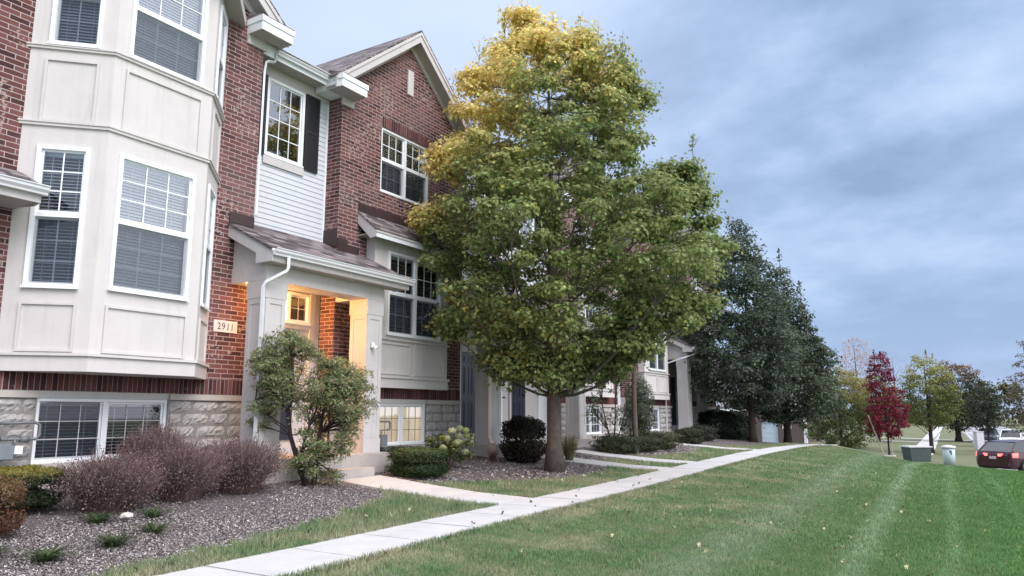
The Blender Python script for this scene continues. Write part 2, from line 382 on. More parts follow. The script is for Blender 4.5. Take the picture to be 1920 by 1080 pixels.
def window(par, F, a0, a1, b0, b1, units=1, cols=3, rows=(3, 3), rail=None, slat=True, lit=False, soft=False, case=0.055, closed=0.5, screen=True, lab=None, sill=True, veil=()):
    """double-hung (rail given) or one sash per unit; frame > the window; glass, grid, blind, insect_screen are its pieces"""
    fr = MB(); dark = MB(); gl = MB(); gr = MB(); bl = MB(); sc = MB()
    fr.fbox(F, a0, a1, b1 - case, b1, -0.09, 0.03); fr.fbox(F, a0, a1, b0, b0 + case, -0.09, 0.03)
    fr.fbox(F, a0, a0 + case, b0 + case, b1 - case, -0.09, 0.03); fr.fbox(F, a1 - case, a1, b0 + case, b1 - case, -0.09, 0.03)
    if sill: fr.fbox(F, a0 - 0.012, a1 + 0.012, b0 - 0.012, b0 + 0.022, 0.0301, 0.052)
    # shallow box behind; its near-black colour stands in for an unlit room
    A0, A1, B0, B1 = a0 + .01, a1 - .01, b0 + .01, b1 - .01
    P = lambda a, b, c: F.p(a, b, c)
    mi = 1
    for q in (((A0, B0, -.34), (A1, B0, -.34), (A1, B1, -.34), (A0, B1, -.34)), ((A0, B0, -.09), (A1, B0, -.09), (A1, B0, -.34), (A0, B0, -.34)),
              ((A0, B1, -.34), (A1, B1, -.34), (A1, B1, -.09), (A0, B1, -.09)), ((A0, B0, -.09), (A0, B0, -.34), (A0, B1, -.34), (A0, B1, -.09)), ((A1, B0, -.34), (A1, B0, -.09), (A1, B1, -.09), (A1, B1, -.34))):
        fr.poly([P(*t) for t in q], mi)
    iw = (a1 - a0 - 2 * case - (units - 1) * 0.075) / units
    for k in range(units):
        x0 = a0 + case + k * (iw + 0.075); x1 = x0 + iw
        if k: fr.fbox(F, x0 - 0.075, x0, b0 + case, b1 - case, -0.09, 0.026)
        zs = [(b0 + case, b1 - case, rows[0], False)]
        if rail is not None:
            fr.fbox(F, x0, x1, rail - 0.03, rail + 0.03, -0.07, 0.012)
            zs = [(rail + 0.03, b1 - case, rows[0], False), (b0 + case, rail - 0.03, rows[1], True)]
        for (z0, z1, nr, low) in zs:
            t = 0.028; c = -0.035 if low else -0.015
            fr.fbox(F, x0, x0 + t, z0, z1, c - 0.03, c + 0.008); fr.fbox(F, x1 - t, x1, z0, z1, c - 0.03, c + 0.008)
            fr.fbox(F, x0 + t, x1 - t, z0, z0 + t, c - 0.03, c + 0.007); fr.fbox(F, x0 + t, x1 - t, z1 - t, z1, c - 0.03, c + 0.007)
            g0, g1, h0, h1 = x0 + t, x1 - t, z0 + t, z1 - t
            gl.poly([P(g0, h0, c), P(g1, h0, c), P(g1, h1, c), P(g0, h1, c)])
            bw = 0.0085 if rail is not None or rows[0] == 4 else 0.0062; cm = c + 0.003 if not low else c - 0.012
            for i in range(1, cols): xx = g0 + (g1 - g0) * i / cols; gr.fbox(F, xx - bw, xx + bw, h0, h1, cm, cm + 0.006)
            for j in range(1, nr): zz = h0 + (h1 - h0) * j / nr; gr.fbox(F, g0, g1, zz - bw, zz + bw, cm + 0.0005, cm + 0.0065)
            if (low and screen) or k in veil: sc.poly([P(x0 + .004, z0 + .004, -0.008), P(x1 - .004, z0 + .004, -0.008), P(x1 - .004, z1 - .004, -0.008), P(x0 + .004, z1 - .004, -0.008)])
        if slat:
            zz = b0 + case + 0.02; up = b1 - case - 0.07
            bl.fbox(F, x0 + .006, x1 - .006, up + 0.01, b1 - case - 0.002, -0.16, -0.10)
            ang = closed; hw = 0.024
            while zz < up:
                j = random.uniform(-.0015, .0015)
                dz = hw * math.sin(ang) ; dc = hw * math.cos(ang)
                bl.poly([P(x0 + .008, zz - dz + j, -.13 + dc), P(x1 - .008, zz - dz - j, -.13 + dc), P(x1 - .008, zz + dz - j, -.13 - dc), P(x0 + .008, zz + dz + j, -.13 - dc)])
                zz += 0.046
            for fr_ in (0.2, 0.8): xx = x0 + (x1 - x0) * fr_; bl.fbox(F, xx - .003, xx + .003, b0 + case, up, -0.107, -0.104)
    w = fr.build('window', [M['white'], M['litroom'] if lit else M['unlit_room']], par, label=lab)
    gl.build('window_glass', M['glass_soft'] if soft else M['glass'], w)
    gr.build('window_grid', M['pipe'] if lit else (M['trim'] if veil else M['white']), w)  # lit window: bars coloured dark so they look backlit
    if slat: bl.build('window_blind', M['litblind'] if lit else M['blind'], w)
    if sc.f: sc.build('insect_screen', M['mesh'], w)
    return w
def panel(mb, F, a0, a1, b0, b1, t=0.034, c=0.026):
    mb.fbox(F, a0, a1, b1 - t, b1, 0, c); mb.fbox(F, a0, a1, b0, b0 + t, 0, c)
    mb.fbox(F, a0, a0 + t, b0 + t, b1 - t, 0, c); mb.fbox(F, a1 - t, a1, b0 + t, b1 - t, 0, c)

def six_panel_door(par, F, a0, a1, b0, b1, hside=1, lab=None):
    d = MB(); d.fbox(F, a0, a1, b0, b1, -0.03, 0.0)
    w = a1 - a0; h = b1 - b0; cw = (w - 0.32) / 2
    for (p, q) in ((0.06, 0.40), (0.47, 0.83), (0.87, 0.955)):
        for i in (0, 1):
            x = a0 + 0.11 + i * (cw + 0.10)
            panel(d, F, x, x + cw, b0 + h * p, b0 + h * q, 0.02, 0.008)
            d.fbox(F, x + 0.045, x + cw - 0.045, b0 + h * p + 0.045, b0 + h * q - 0.045, 0, 0.010)
    o = d.build('door', M['navy'], par, label=lab)
    k = MB(); x = a1 - 0.07 if hside > 0 else a0 + 0.07
    k.fbox(F, x - 0.02, x + 0.02, b0 + h * .46, b0 + h * .56, 0.0, 0.012); k.tube([F.p(x, b0 + h * .49, 0.01), F.p(x, b0 + h * .49, 0.055)], [0.013, 0.024], 10)
    k.build('handle', M['brass'], o)
    return o

GZ = 0.15   # everything of the houses starts this far up; ground rises against them
def gable_roof(par, yc, half, za, slope, zlow, xf=-10.3, xb=-18.0, ridge_drop=0.0):
    """gable facing +X; apex at (yc, za) of the shingle surface"""
    y0, y1 = yc - half, yc + half; ze = za - slope * half
    mb = MB()
    mb.prism([(y0, ze), (yc, za), (y1, ze), (y1, ze - .05), (yc, za - .05), (y0, ze - .05)], xb, xf + 0.02, 0, 'x')
    mb2 = MB()
    for sgn in (-1, 1):
        ye = yc + sgn * half
        mb2.prism([(yc, za - .052), (ye, ze - .052), (ye, ze - .30), (yc, za - .30)], xf - 0.03, xf, 0, 'x')            # rake board
        mb2.prism([(yc, za - .052), (ye, ze - .052), (ye, ze - .13), (yc, za - .13)], xf + 0.0005, xf + 0.022, 0, 'x')      # drip trim
        mb2.prism([(yc, za - .22), (ye, ze - .22), (ye, ze - .25), (yc, za - .25)], W - 0.03, xf - 0.031, 1, 'x')            # soffit
        ye2 = yc + sgn * (half - .42)
        mb2.prism([(yc, za - .252), (ye2, za - .252 - slope * (half - .42)), (ye2, za - .40 - slope * (half - .42)), (yc, za - .40)], W, W + 0.03, 0, 'x')
    r = mb.build('gable_roof', M['shingle'], par)
    mb2.build('rake_trim', [M['trim'], M['soffit']], r)
    return r
def return_box(par, yedge, sgn, z, out_=0.42, inn=0.30, xf=-10.2, xb=-10.95):
    """boxed eave return at a gable foot; sgn=+1: the overhang is on the +Y side of the edge"""
    a, b = sorted((yedge + sgn * out_, yedge - sgn * inn)); mb = MB()
    mb.box(W, xf, a, b, z, z + 0.16); mb.box(W, xf + 0.02, a - .015, b + .015, z + 0.16, z + 0.27)
    c, d = sorted((yedge + sgn * out_, yedge)); mb.box(xb, W, c, d, z + 0.0, z + 0.26)
    e, f = sorted((yedge + sgn * 0.04, yedge - sgn * inn))
    mb.box(W, W + 0.045, e, f, z - 0.17, z - 0.002, 1)
    mb.box(W + .003, xf - .01, a + .01, b - .01, z - 0.006, z - 0.001, 2)
    mb.prism([(W, z + .272), (xf + .03, z + .272), (W, z + .42)], a, b, 3)
    return mb.build('eave_return', [M['white'], M['trim'], M['soffit'], M['shingle']], par)
def gutter_run(par, x, y0, y1, ztop):
    """K-style gutter, its back at x, open side towards +X"""
    prof = [(x, ztop), (x, ztop - .115), (x + .07, ztop - .115), (x + .075, ztop - .09), (x + .105, ztop - .055), (x + .11, ztop - .02), (x + .125, ztop - .012), (x + .125, ztop), (x + .112, ztop), (x + .112, ztop - .006), (x + .008, ztop - .045)]
    mb = MB(); mb.prism(prof, y0, y1); return mb.build('gutter', M['gutter'], par)
def downspout(par, pts, name='downspout', w=0.034):
    mb = MB(); mb.tube(pts, w, 4); o = mb.build(name, M['gutter'], par)
    return o

def column(par, x0, y0, w, z0, z1, zcap, lab=None):
    """square panelled column; x0 is its front face, y0 its near side"""
    mb = MB(); X0, X1 = x0 - w, x0; Y0, Y1 = y0, y0 + w
    t = 0.022
    mb.box(X0 - t, X1 + t, Y0 - t, Y1 + t, z0, z0 + .26); mb.box(X0 - t * .4, X1 + t * .4, Y0 - t * .4, Y1 + t * .4, z0 + .26, z0 + .275)
    mb.box(X0, X1, Y0, Y1, z0 + .275, zcap)
    mb.box(X0 - t, X1 + t, Y0 - t, Y1 + t, zcap, z1)
    for F in (FX(X1), FY(Y0), Fr((X0, Y1, 0), (1, 0, 0), (0, 1, 0)), Fr((X0, 0, 0), (0, 1, 0), (-1, 0, 0))):
        a0, a1 = ((Y0, Y1) if abs(F.n.x) > .5 else ((X0, X1) if F.n.y < 0 else (0, w)))
        # applied stiles and rails leave a sunk panel
        mb.fbox(F, a0, a0 + .085, z0 + .275, zcap, 0, .014); mb.fbox(F, a1 - .085, a1, z0 + .275, zcap, 0, .014)
        mb.fbox(F, a0 + .085, a1 - .085, zcap - .09, zcap, 0, .014); mb.fbox(F, a0 + .085, a1 - .085, z0 + .275, z0 + .42, 0, .014)
    return mb.build('porch_column', M['trim'], par, label=lab)

def porch(par, yl, yr, wall_l, wall_r, columns=True, steps=(), collab=(None, None), cut=None, spout=None):
    """yl..yr: outer sides of the end columns"""
    w = .42; XF = -9.75
    for i, y in enumerate((yl, yr - w)): column(par, XF, y, w, 0.60, 3.49, 3.20, collab[i])
    mb = MB(); zb, zt = 3.492, 3.75
    mb.box(XF - w - .0, XF + .025, yl - .025, yr + .025, zb, zt)
    mb.box(W - .4, XF - w - .001, yl - .025, yl + w, zb, zt); mb.box(W, XF - w - .001, yr - w, yr + .025, zb, zt)
    mb.box(S, XF - w - .002, yl + w + .001, yr - w - .001, zt - .1, zt - .08)
    mb.build('porch_beam', M['trim'], par)
    # shed roof
    r = MB(); y0, y1 = yl - .15, yr + .45
    r.prism([(-11.0, 4.745), (-9.47, 3.975), (-9.47, 3.93), (-11.0, 4.70)], y0 - .02, y1 + .02, 0)
    for (ya, yb) in ((y0, y0 + .025), (y1 - .025, y1)):
        r.prism([(-10.6, 4.495), (-9.50, 3.94), (-9.46, 3.92), (-9.46, 3.755), (-9.86, 3.755), (-9.86, 3.93), (-10.6, 4.30)], ya, yb, 1)
    for (ya, yb) in ((yl - .01, yl + .03), (yr - .03, yr + .01)):
        r.poly([(-10.6, ya, 3.75), (-9.80, ya, 3.75), (-9.80, ya, 4.04), (-10.6, ya, 4.44)], 1)
    r.box(-9.80, -9.475, y0 + .026, y1 - .026, 3.752, 3.775, 2); r.box(-9.50, -9.472, y0 + .026, y1 - .026, 3.776, 3.94, 1)
    ro = r.build('porch_roof', [M['shingle'], M['trim'], M['soffit']], par)
    gutter_run(ro, -9.47, y0, y1 + .10, 3.965)
    if wall_l is not None: fl = MB(); fl.box(W + .001, W + .02, y0, wall_l, 4.55, 4.74); fl.build('roof_flashing', M['flash'], ro)
    fl = MB()
    if wall_r is not None:
        fl.box(W + .001, W + .02, wall_r, wall_r + .62, 4.50, 4.70); fl.box(W + .001, W + .02, wall_r, wall_r + .28, 4.70, 4.80)
        fl.box(S, W, wall_r - .02, wall_r - .001, 4.62, 4.98)
    fl.build('roof_flashing', M['flash'], ro)
    f = MB(); f.box(S - .1, -9.5, yl - .12, yr + .16, -.3, .598); f.build('porch_floor', M['concrete'], par)
    for (sa, sb) in steps:
        s = MB(); s.box(-9.499, -9.14, sa, sb, -.2, .385); s.build('front_step', M['concrete'], par)
    return ro

def oct_bay(par, dy):
    """two-storey canted bay of the first unit type; dy moves it along the row"""
    yL, yl, yr, yR = 4.69 + dy, 5.44 + dy, 7.02 + dy, 7.77 + dy; XB = -9.85
    FL = Fr((W, yL, 0), (1, 1, 0), (1, -1, 0)); FC = FX(XB, yl); FR = Fr((XB, yr, 0), (-1, 1, 0), (1, 1, 0)); LS = .75 / S2
    hl = [(.22, .87, 2.95, 4.89), (.22, .87, 6.34, 7.95)]; hc = [(.18, 1.38, 2.97, 4.89), (.18, 1.38, 6.33, 7.95)]
    hr = [(LS - .87, LS - .22, 2.95, 4.89), (LS - .87, LS - .22, 6.34, 7.95)]
    b = MB()
    b.wall(FL, 0, LS + .0, 1.86, 8.16, hl); b.wall(FC, 0, 1.58, 1.86, 8.16, hc); b.wall(FR, 0, LS, 1.86, 8.16, hr)
    plan = [(W, yL), (XB, yl), (XB, yr), (W, yR)]
    b.poly([(x, y, 1.86) for x, y in plan]); b.poly([(x, y, 8.16) for x, y in plan][::-1])
    bay = b.build('bay_window_body', M['stucco'], par)
    t = None
    def ring(o, z0, z1, mi=0, z2=None, o2=0):
        t = MB()
        """polygonal band following the bay outside its walls"""
        k = o * math.tan(PI / 8)
        q = [(W, yL - o * 1.414), (XB + o, yl - k), (XB + o, yr + k), (W, yR + o * 1.414), (W, yR), (XB, yr), (XB, yl), (W, yL)]
        t.slabpoly(q, z0, z1, mi)
        if z2:
            k = o2 * math.tan(PI / 8)
            t.slabpoly([(W, yL - o2 * 1.414), (XB + o2, yl - k), (XB + o2, yr + k), (W, yR + o2 * 1.414), (W, yR), (XB, yr), (XB, yl), (W, yL)], z1, z2, mi)
        t.build('trim_band', M['stucco'], bay)
    ring(.022, 1.862, 2.062, 0, 2.098, .055); ring(.03, 5.165, 5.205, 0, 5.226, .045); ring(.03, 6.27, 6.305, 0, 6.325, .045)
    for F, a0, a1 in ((FL, .20, .88), (FC, .17, 1.40), (FR, LS - .88, LS - .20)):
        for q in ((2.115, 2.76), (5.235, 6.14)): t = MB(); panel(t, F, a0, a1, *q); t.build('trim_panel', M['stucco'], bay)
    for F, h in ((FL, hl), (FC, hc), (FR, hr)):
        c = F is FC
        window(par, F, *h[0], 1, 3 if c else 2, (3, 3), 3.935, closed=0.9 if c else 0.5, soft=not c)
        window(par, F, *h[1], 1, 3 if c else 2, (2, 2), 7.12, closed=1.1 if c else 0.9, soft=not c)
    # small eave over the bay
    e = MB(); o = .26; k = o * math.tan(PI / 8)
    q = [(W, yL - o * 1.414), (XB + o, yl - k), (XB + o, yr + k), (W, yR + o * 1.414)]
    e.slabpoly(q, 8.165, 8.19, 1); e.slabpoly([(x + .01 if x > W else x, y) for x, y in q], 8.191, 8.34, 0)
    cx, cy = W, (yL + yR) / 2
    ap = [(W, cy - .5, 8.75), (W, cy + .5, 8.75)]
    e.poly([(*q[0], 8.345), (*q[1], 8.345), (W, cy - .5, 8.75)], 2); e.poly([(*q[1], 8.345), (*q[2], 8.345), (W, cy + .5, 8.75), (W, cy - .5, 8.75)], 2); e.poly([(*q[2], 8.345), (*q[3], 8.345), (W, cy + .5, 8.75)], 2)
    e.build('bay_eave', [M['trim'], M['soffit'], M['shingle']], bay)

def flat_bay(par, y0, screened=True):
    a, b = y0 + .86, y0 + 3.42; XB = -10.36
    w = MB(); h = (y0 + 1.27, y0 + 3.12, 2.95, 4.74)
    w.wall(FX(XB), a, b, 1.85, 4.97, [h]); w.wall(FY(a), W, XB, 1.85, 4.97); w.wall(Fr((XB, b, 0), (-1, 0, 0), (0, 1, 0)), 0, .24, 1.85, 4.97)
    w.poly([(W, a, 1.85), (XB, a, 1.85), (XB, b, 1.85), (W, b, 1.85)])
    bay = w.build('bay_window_body', M['stucco'], par)
    for zz in (((1.852, 2.052, .018), (2.052, 2.09, .05)), ((2.845, 2.875, .045),)):
        t = MB()
        for z0, z1, o in zz: t.box(W, XB + o, a - o, b + o, z0, z1)
        t.build('trim_band', M['stucco'], bay)
    for p_, q_ in ((1.02, 2.09), (2.22, 3.26)): t = MB(); panel(t, FX(XB), y0 + p_, y0 + q_, 2.13, 2.79); t.build('trim_panel', M['stucco'], bay)
    window(par, FX(XB), *h, 2, 3, (2, 2), 3.84, closed=.3, soft=True)
    r = MB(); ya, yb = a - .29, b + .29
    r.prism([(W, 5.48), (-10.08, 5.06), (-10.08, 5.02), (W, 5.44)], ya - .01, yb + .01, 0)
    for (p, q) in ((ya, ya + .022), (yb - .022, yb)): r.prism([(W, 5.438), (-10.09, 5.015), (-10.09, 4.88), (-10.24, 4.86), (-10.40, 5.02), (W, 5.22)], p, q, 1)
    r.box(-10.115, -10.092, ya + .023, yb - .023, 4.88, 5.02, 3); r.box(W, -10.116, ya + .023, yb - .023, 4.955, 4.975, 2)
    r.box(-10.0915, -10.075, ya, yb, 4.975, 5.015, 1)
    r.box(W + .001, W + .02, ya, yb, 5.47, 5.66, 4)
    r.build('bay_roof', [M['shingle'], M['trim'], M['soffit'], M['white'], M['flash']], par)

def body(par, y0, y1, zwall=8.05):
    """what closes the house behind its front: rear, and main roof"""
    b = MB(); b.poly([(-20, y0, -1.5), (-20, y1, -1.5), (-20, y1, 8.1), (-20, y0, 8.1)])
    b.poly([(-20, y0 + .02, 8.05), (-20, y1 - .02, 8.05), (-11.02, y1 - .02, 8.05), (-11.02, y0 + .02, 8.05)])
    b.build('rear_wall', M['siding'], par)
    r = MB(); r.prism([(-10.78, 8.10), (-15.5, 10.45), (-20.3, 8.05), (-20.3, 8.0), (-15.5, 10.40), (-10.78, 8.05)], y0, y1)
    r.build('main_roof', M['shingle'], par)

def under(par, hb):
    mb = MB(); mb.box(W - .02, W + .01, hb[0], hb[1], 1.532, 1.622); mb.build('window_head', M['trim'], par)
    mb = MB(); mb.box(W - .3, W + .01, hb[0], hb[1], -.1, hb[2] - .002); mb.build('foundation_sill', M['limestone'], par)
def unit_a(par, y0, lit=False, cols_near=True):
    """brick gable, flat bay, twin windows"""
    y1 = y0 + 4.28; yc = y0 + 2.14; b = MB()
    hw = (y0 + 1.22, y0 + 2.92, 6.09, 7.56); hb = (y0 + 1.36, y0 + 2.95, .66, 1.53)
    b.wall(FX(W), y0, y1, 1.885, 8.06, [hw]); b.poly([(W, y0, 8.06), (W, y1, 8.06), (W, yc, 9.90)])
    b.wall(FY(y0), S - .3, W, 1.885, 8.06); b.wall(Fr((W, y1, 0), (-1, 0, 0), (0, 1, 0)), 0, .7, 1.885, 8.06)
    b.wall(FX(W - .012), hb[0] - .02, hb[1] + .02, hb[3], 1.63)
    b.build('brick_wall', M['brick'], par)
    soldier(par, y0, y1, 1.624, 1.884); soldier(par, hw[0] - .0, hw[1] + .08, 7.565, 7.80)
    st = stone_base(par, [(y0, hb[0]), (hb[1], y1)], -.1, 1.53)
    mb = MB(); mb.wall(FY(y0), S - .1, W, -.1, 1.884); mb.box(S - .1, W + .05, y0 - .05, y0 - .001, 1.53, 1.62)
    mb.build('stone_return', M['stone'], par); under(par, hb)
    window(par, FX(W - .045), *hb, 2, 3, (3, 3), None, closed=.9 if lit else .4, lit=lit, case=.04, lab='lit basement window with closed cream blinds' if lit else None)
    window(par, FX(W - .05), *hw, 2, 3, (2, 2), 6.84, closed=.8)
    v = MB(); v.box(W, W + .03, yc - .1, yc + .1, 8.62, 9.23); v.build('gable_vent_panel', M['trim'], par)
    flat_bay(par, y0)
    gable_roof(par, yc, 2.62, 10.17, .81, 8.0)
    return_box(par, y0, -1, 7.78); return_box(par, y1, 1, 7.78)
    body(par, y0, y1)
def unit_b(par, y0, y1, dy, lights=False):
    b = MB(); hb = (5.24 + dy, 7.15 + dy, .67, 1.53); yc = 6.23 + dy
    b.wall(FX(W), y0, y1, 1.885, 8.2); b.poly([(W, y0, 8.2), (W, y1, 8.2), (W, yc, 10.1)])
    b.wall(Fr((W, y1, 0), (-1, 0, 0), (0, 1, 0)), 0, .7, 1.885, 8.2); b.wall(FY(y0), S - .3, W, 1.885, 8.2)
    b.build('brick_wall', M['brick'], par)
    soldier(par, y0, y1, 1.624, 1.884)
    stone_base(par, [(y0, hb[0]), (hb[1], y1)], -.1, 1.53)
    under(par, hb); mb = MB(); mb.wall(Fr((W, y1, 0), (-1, 0, 0), (0, 1, 0)), 0, .4, -.1, 1.884)
    mb.build('stone_return', M['stone'], par)
    window(par, FX(W - .045), *hb, 2, 3, (3, 3), None, closed=.12, case=.045, soft=True, veil=(0,))
    oct_bay(par, dy)
    gable_roof(par, yc, y1 - yc + .32, 10.47, .81, 8.3)
    return_box(par, y1, 1, 8.06, out_=.33, inn=.38)
    body(par, y0, y1)
def recess(par, y0, y1, win=None, zsid=4.5, right_shutter=True):
    """siding strip between two brick fronts, over the porch"""
    holes = [win] if win else []
    siding(par, FX(S), y0, y1, zsid, 7.69, holes)
    e = MB(); e.box(S - .02, S + .022, y0, y1, 7.69, 7.90, 0)
    e.box(S, S + .022, y1 - .045, y1, zsid, 7.689, 1); e.box(S, S + .022, y0, y0 + .04, zsid, 7.689, 1)
    e.box(S, -10.66, y0, y1, 7.90, 7.92, 2); e.box(-10.66, -10.635, y0, y1, 7.88, 8.07, 1)
    e.build('eave_board', [M['trim'], M['white'], M['soffit']], par)
    gutter_run(par, -10.634, y0 + .3, y1 - .3, 8.075)
    if win:
        window(par, FX(S + .0), *win, 1, 3, (4,), None, slat=False, screen=False)
        a = MB(); a.box(S + .015, S + .045, win[0] - .03, win[1] + .03, win[2] - .17, win[2] - .013); a.build('window_apron', M['trim'], par)
        for k, (p, q) in enumerate(((win[1] + .02, win[1] + .39), (win[0] - .39, win[0] - .02))):
            if q < y0 + .05 : continue
            p = max(p, y0 + .01); s = MB(); s.box(S + .014, S + .04, p, q, win[2] - .02, win[3] + .01)
            F = FX(S + .04)
            panel(s, F, p, q, win[2] - .02, win[3] + .01, .05, .010); s.fbox(F, p + .05, q - .05, (win[2] + win[3]) / 2 - .03, (win[2] + win[3]) / 2 + .03, 0, .010)
            z = win[2] + .04
            while z < win[3] - .06:
                if abs(z - (win[2] + win[3]) / 2) > .05: s.poly([F.p(p + .05, z, .008), F.p(q - .05, z, .008), F.p(q - .05, z + .03, .0), F.p(p + .05, z + .03, .0)])
                z += .035
            s.build('shutter', M['shutter'], par)
    r = MB(); r.prism([(-10.52, 8.085), (-15.5, 10.46), (-20.3, 8.06), (-20.3, 8.0), (-15.5, 10.40), (-10.52, 8.04)], y0, y1); r.build('main_roof', M['shingle'], par)
    b = MB(); b.poly([(-20, y0, -1.5), (-20, y1, -1.5), (-20, y1, 8.1), (-20, y0, 8.1)]); b.build('rear_wall', M['siding'], par)

# ------------------------------------------------------------------ the row of town houses
# the neighbour at the left edge: its porch roof and wall
u0 = empty('townhouse', (-12, 2.0, 0), 'townhouse at the left edge with only its porch roof and gutter in view', 'townhouse', 'attached townhouses of the row')
b = MB(); b.wall(FX(W), -3.5, 3.9, -.2, 8.2); b.build('brick_wall', M['brick'], u0)
r = MB(); r.prism([(-10.62, 4.52), (-9.93, 4.19), (-9.93, 4.15), (-10.62, 4.48)], -1.0, 4.74, 0)
r.prism([(W, 4.475), (-9.95, 4.155), (-9.95, 3.97), (-10.1, 3.95), (W, 4.0)], 4.70, 4.72, 1)
r.box(-9.97, -9.942, -1, 4.70, 3.97, 4.155, 1); r.box(W, -9.971, -1, 4.699, 3.98, 4.0, 2)
ro = r.build('porch_roof', [M['shingle'], M['trim'], M['soffit']], u0)
gutter_run(ro, -9.941, -1, 4.76, 4.185); body(u0, -3.5, 3.9)
r = MB(); r.box(W, -10.2, -1.0, 3.8, 3.6, 3.98); r.build('porch_beam', M['trim'], u0)

u1 = empty('townhouse', (-12, 7.2, 0), 'brick townhouse numbered 2911 with a two-storey canted bay and lamp-lit porch', 'townhouse', 'attached townhouses of the row')
unit_b(u1, 3.901, 8.55, 0)
recess(u1, 8.55, 10.6, (9.0, 9.94, 6.13, 7.68), 4.5)
# lamp-lit door recess
b = MB(); holes = [(8.75, 10.32, 3.02, 3.62)]
b.wall(FX(S), 8.55, 10.6, .55, 4.5, holes)
for z in (2.92,): b.box(S, S + .03, 8.6, 10.5, z, z + .09)
b.box(S, S + .035, 10.32, 10.45, .6, 3.66); b.box(S, S + .035, 8.62, 8.74, .6, 3.66)
b.build('door_surround', M['trim'], u1)
window(u1, FX(S), *holes[0], 3, 2, (2,), None, slat=False, screen=False, lab='transom window over the lamp-lit front door')
six_panel_door(u1, FX(S + .04), 9.05, 9.97, .84, 2.87, 1)
porch(u1, 8.19, 11.04, 8.55, 10.6, steps=[(9.27, 10.27)], collab=('porch column with the white downspout', 'porch column glowing from the lamp on its inner side'))
downspout(u1, [(-9.41, 8.34, 3.87), (-9.41, 8.34, 3.68), (-9.43, 8.32, 3.62), (-9.68, 8.13, 3.44), (-9.72, 8.11, 3.36), (-9.72, 8.11, .78), (-9.70, 8.10, .72), (-9.58, 8.02, .62)])
downspout(u1, [(-10.6, 8.86, 8.02), (-10.6, 8.86, 7.86), (-10.62, 8.82, 7.80), (-10.58, 8.66, 7.74), (-10.58, 8.61, 7.70), (-10.6, 8.60, 7.5), (-10.6, 8.60, 4.8)], w=.026)
l = MB(); l.box(-10.94, -10.84, 8.552, 8.565, 3.38, 3.58, 0); l.tube([(-10.89, 8.565, 3.52), (-10.89, 8.62, 3.54), (-10.89, 8.65, 3.50)], .01, 6, 0)
l.lathe(-10.89, 8.65, [(.03, 3.33), (.045, 3.345), (.03, 3.35), (.03, 3.475), (.058, 3.48), (.02, 3.52)], 12, 0)
lo = l.build('wall_lantern', M['brass'], u1)
g = MB(); g.lathe(-10.89, 8.65, [(.044, 3.352), (.052, 3.40), (.052, 3.465), (.046, 3.474)], 12); g.build('lantern_glass', M['lamp'], lo)
ld = bpy.data.lights.new('porch_lamp_light', 'POINT'); ld.energy = 125; ld.color = (1.0, 0.47, 0.13); ld.shadow_soft_size = 0.06
lob = bpy.data.objects.new('porch_lamp_light', ld); COL.objects.link(lob); lob.location = (-10.84, 8.80, 3.38)
# address plaque
p = MB(); p.box(W, W + .02, 7.865, 8.325, 2.66, 2.855); po = p.build('address_plaque', M['plaque'], u1, label='pale plaque reading 2911')
for dch, yc_ in (('2', 7.965), ('9', 8.052), ('1', 8.140), ('1', 8.222)):
    tc = bpy.data.curves.new('digit', 'FONT'); tc.body = dch; tc.size = 0.165; tc.extrude = 0.0015; tc.align_x = 'CENTER'
    to = bpy.data.objects.new('digit_source', tc); COL.objects.link(to)
    dg = bpy.context.evaluated_depsgraph_get(); me = bpy.data.meshes.new_from_object(to.evaluated_get(dg)); bpy.data.objects.remove(to)
    xs = [v.co.x for v in me.vertices]; ys = [v.co.y for v in me.vertices]; y0t = min(ys); sy = 0.112 / (max(ys) - y0t); ox = max(xs) if dch == '1' else (max(xs) + min(xs)) / 2
    vs = [(W + .0215 + v.co.z, yc_ + (v.co.x - ox) * .92 + (.008 if dch == '1' else 0), 2.702 + (v.co.y - y0t) * sy) for v in me.vertices]
    dm = MB(); dm.v = vs; dm.f = [tuple(p.vertices) for p in me.polygons]; dm.m = [0] * len(dm.f)
    if dch == '1': dm.box(W + .0203, W + .0232, yc_ - .022, yc_ + .022, 2.702, 2.7085)
    if dch == '2': dm.box(W + .0203, W + .0232, yc_ + .026, yc_ + .033, 2.702, 2.728)
    dm.build('digit', M['ink'], po)

u2 = empty('townhouse', (-12, 12.7, 0), 'brick gabled townhouse with a shallow bay and a lit basement window', 'townhouse', 'attached townhouses of the row')
unit_a(u2, 10.6, lit=True)
h = MB(); h.box(-9.735, -9.70, 10.72, 10.80, 2.56, 2.66); h.tube([(-9.70, 10.76, 2.60), (-9.62, 10.78, 2.55)], [.022, .034], 8); h.build('security_light', M['white'], u1)
recess(u2, 14.88, 17.48, (15.6, 16.5, 6.13, 7.68), 4.5)
def alcove(par, y0, y1, doors, ext=0):
    b = MB(); b.wall(FX(S), y0, y1, .55, 4.5)
    for d in doors:
        for (p, q) in ((d[0] - .11, d[0] - .01), (d[1] + .01, d[1] + .11)): b.box(S, S + .045, p, q, .6, 2.98)
        b.box(S, S + .046, d[0] - .009, d[1] + .009, 2.87, 2.98); b.box(S, S + .10, d[0] - .009, d[1] + .009, .60, .825)
    b.build('door_surround', M['trim'], par)
    for d in doors: six_panel_door(par, FX(S + .03), d[0], d[1], .83, 2.865, 1)
alcove(u2, 14.88, 17.48, [(15.45, 16.24)])
porch(u2, 14.93, 20.02, 14.88, 20.05, steps=[(15.5, 16.5)])
downspout(u2, [(-9.42, 15.2, 3.87), (-9.42, 15.2, 3.68), (-9.70, 14.86, 3.44), (-9.70, 14.84, 3.3), (-9.70, 14.84, .80), (-9.62, 14.80, .66), (-9.52, 14.78, .64)], w=.045)
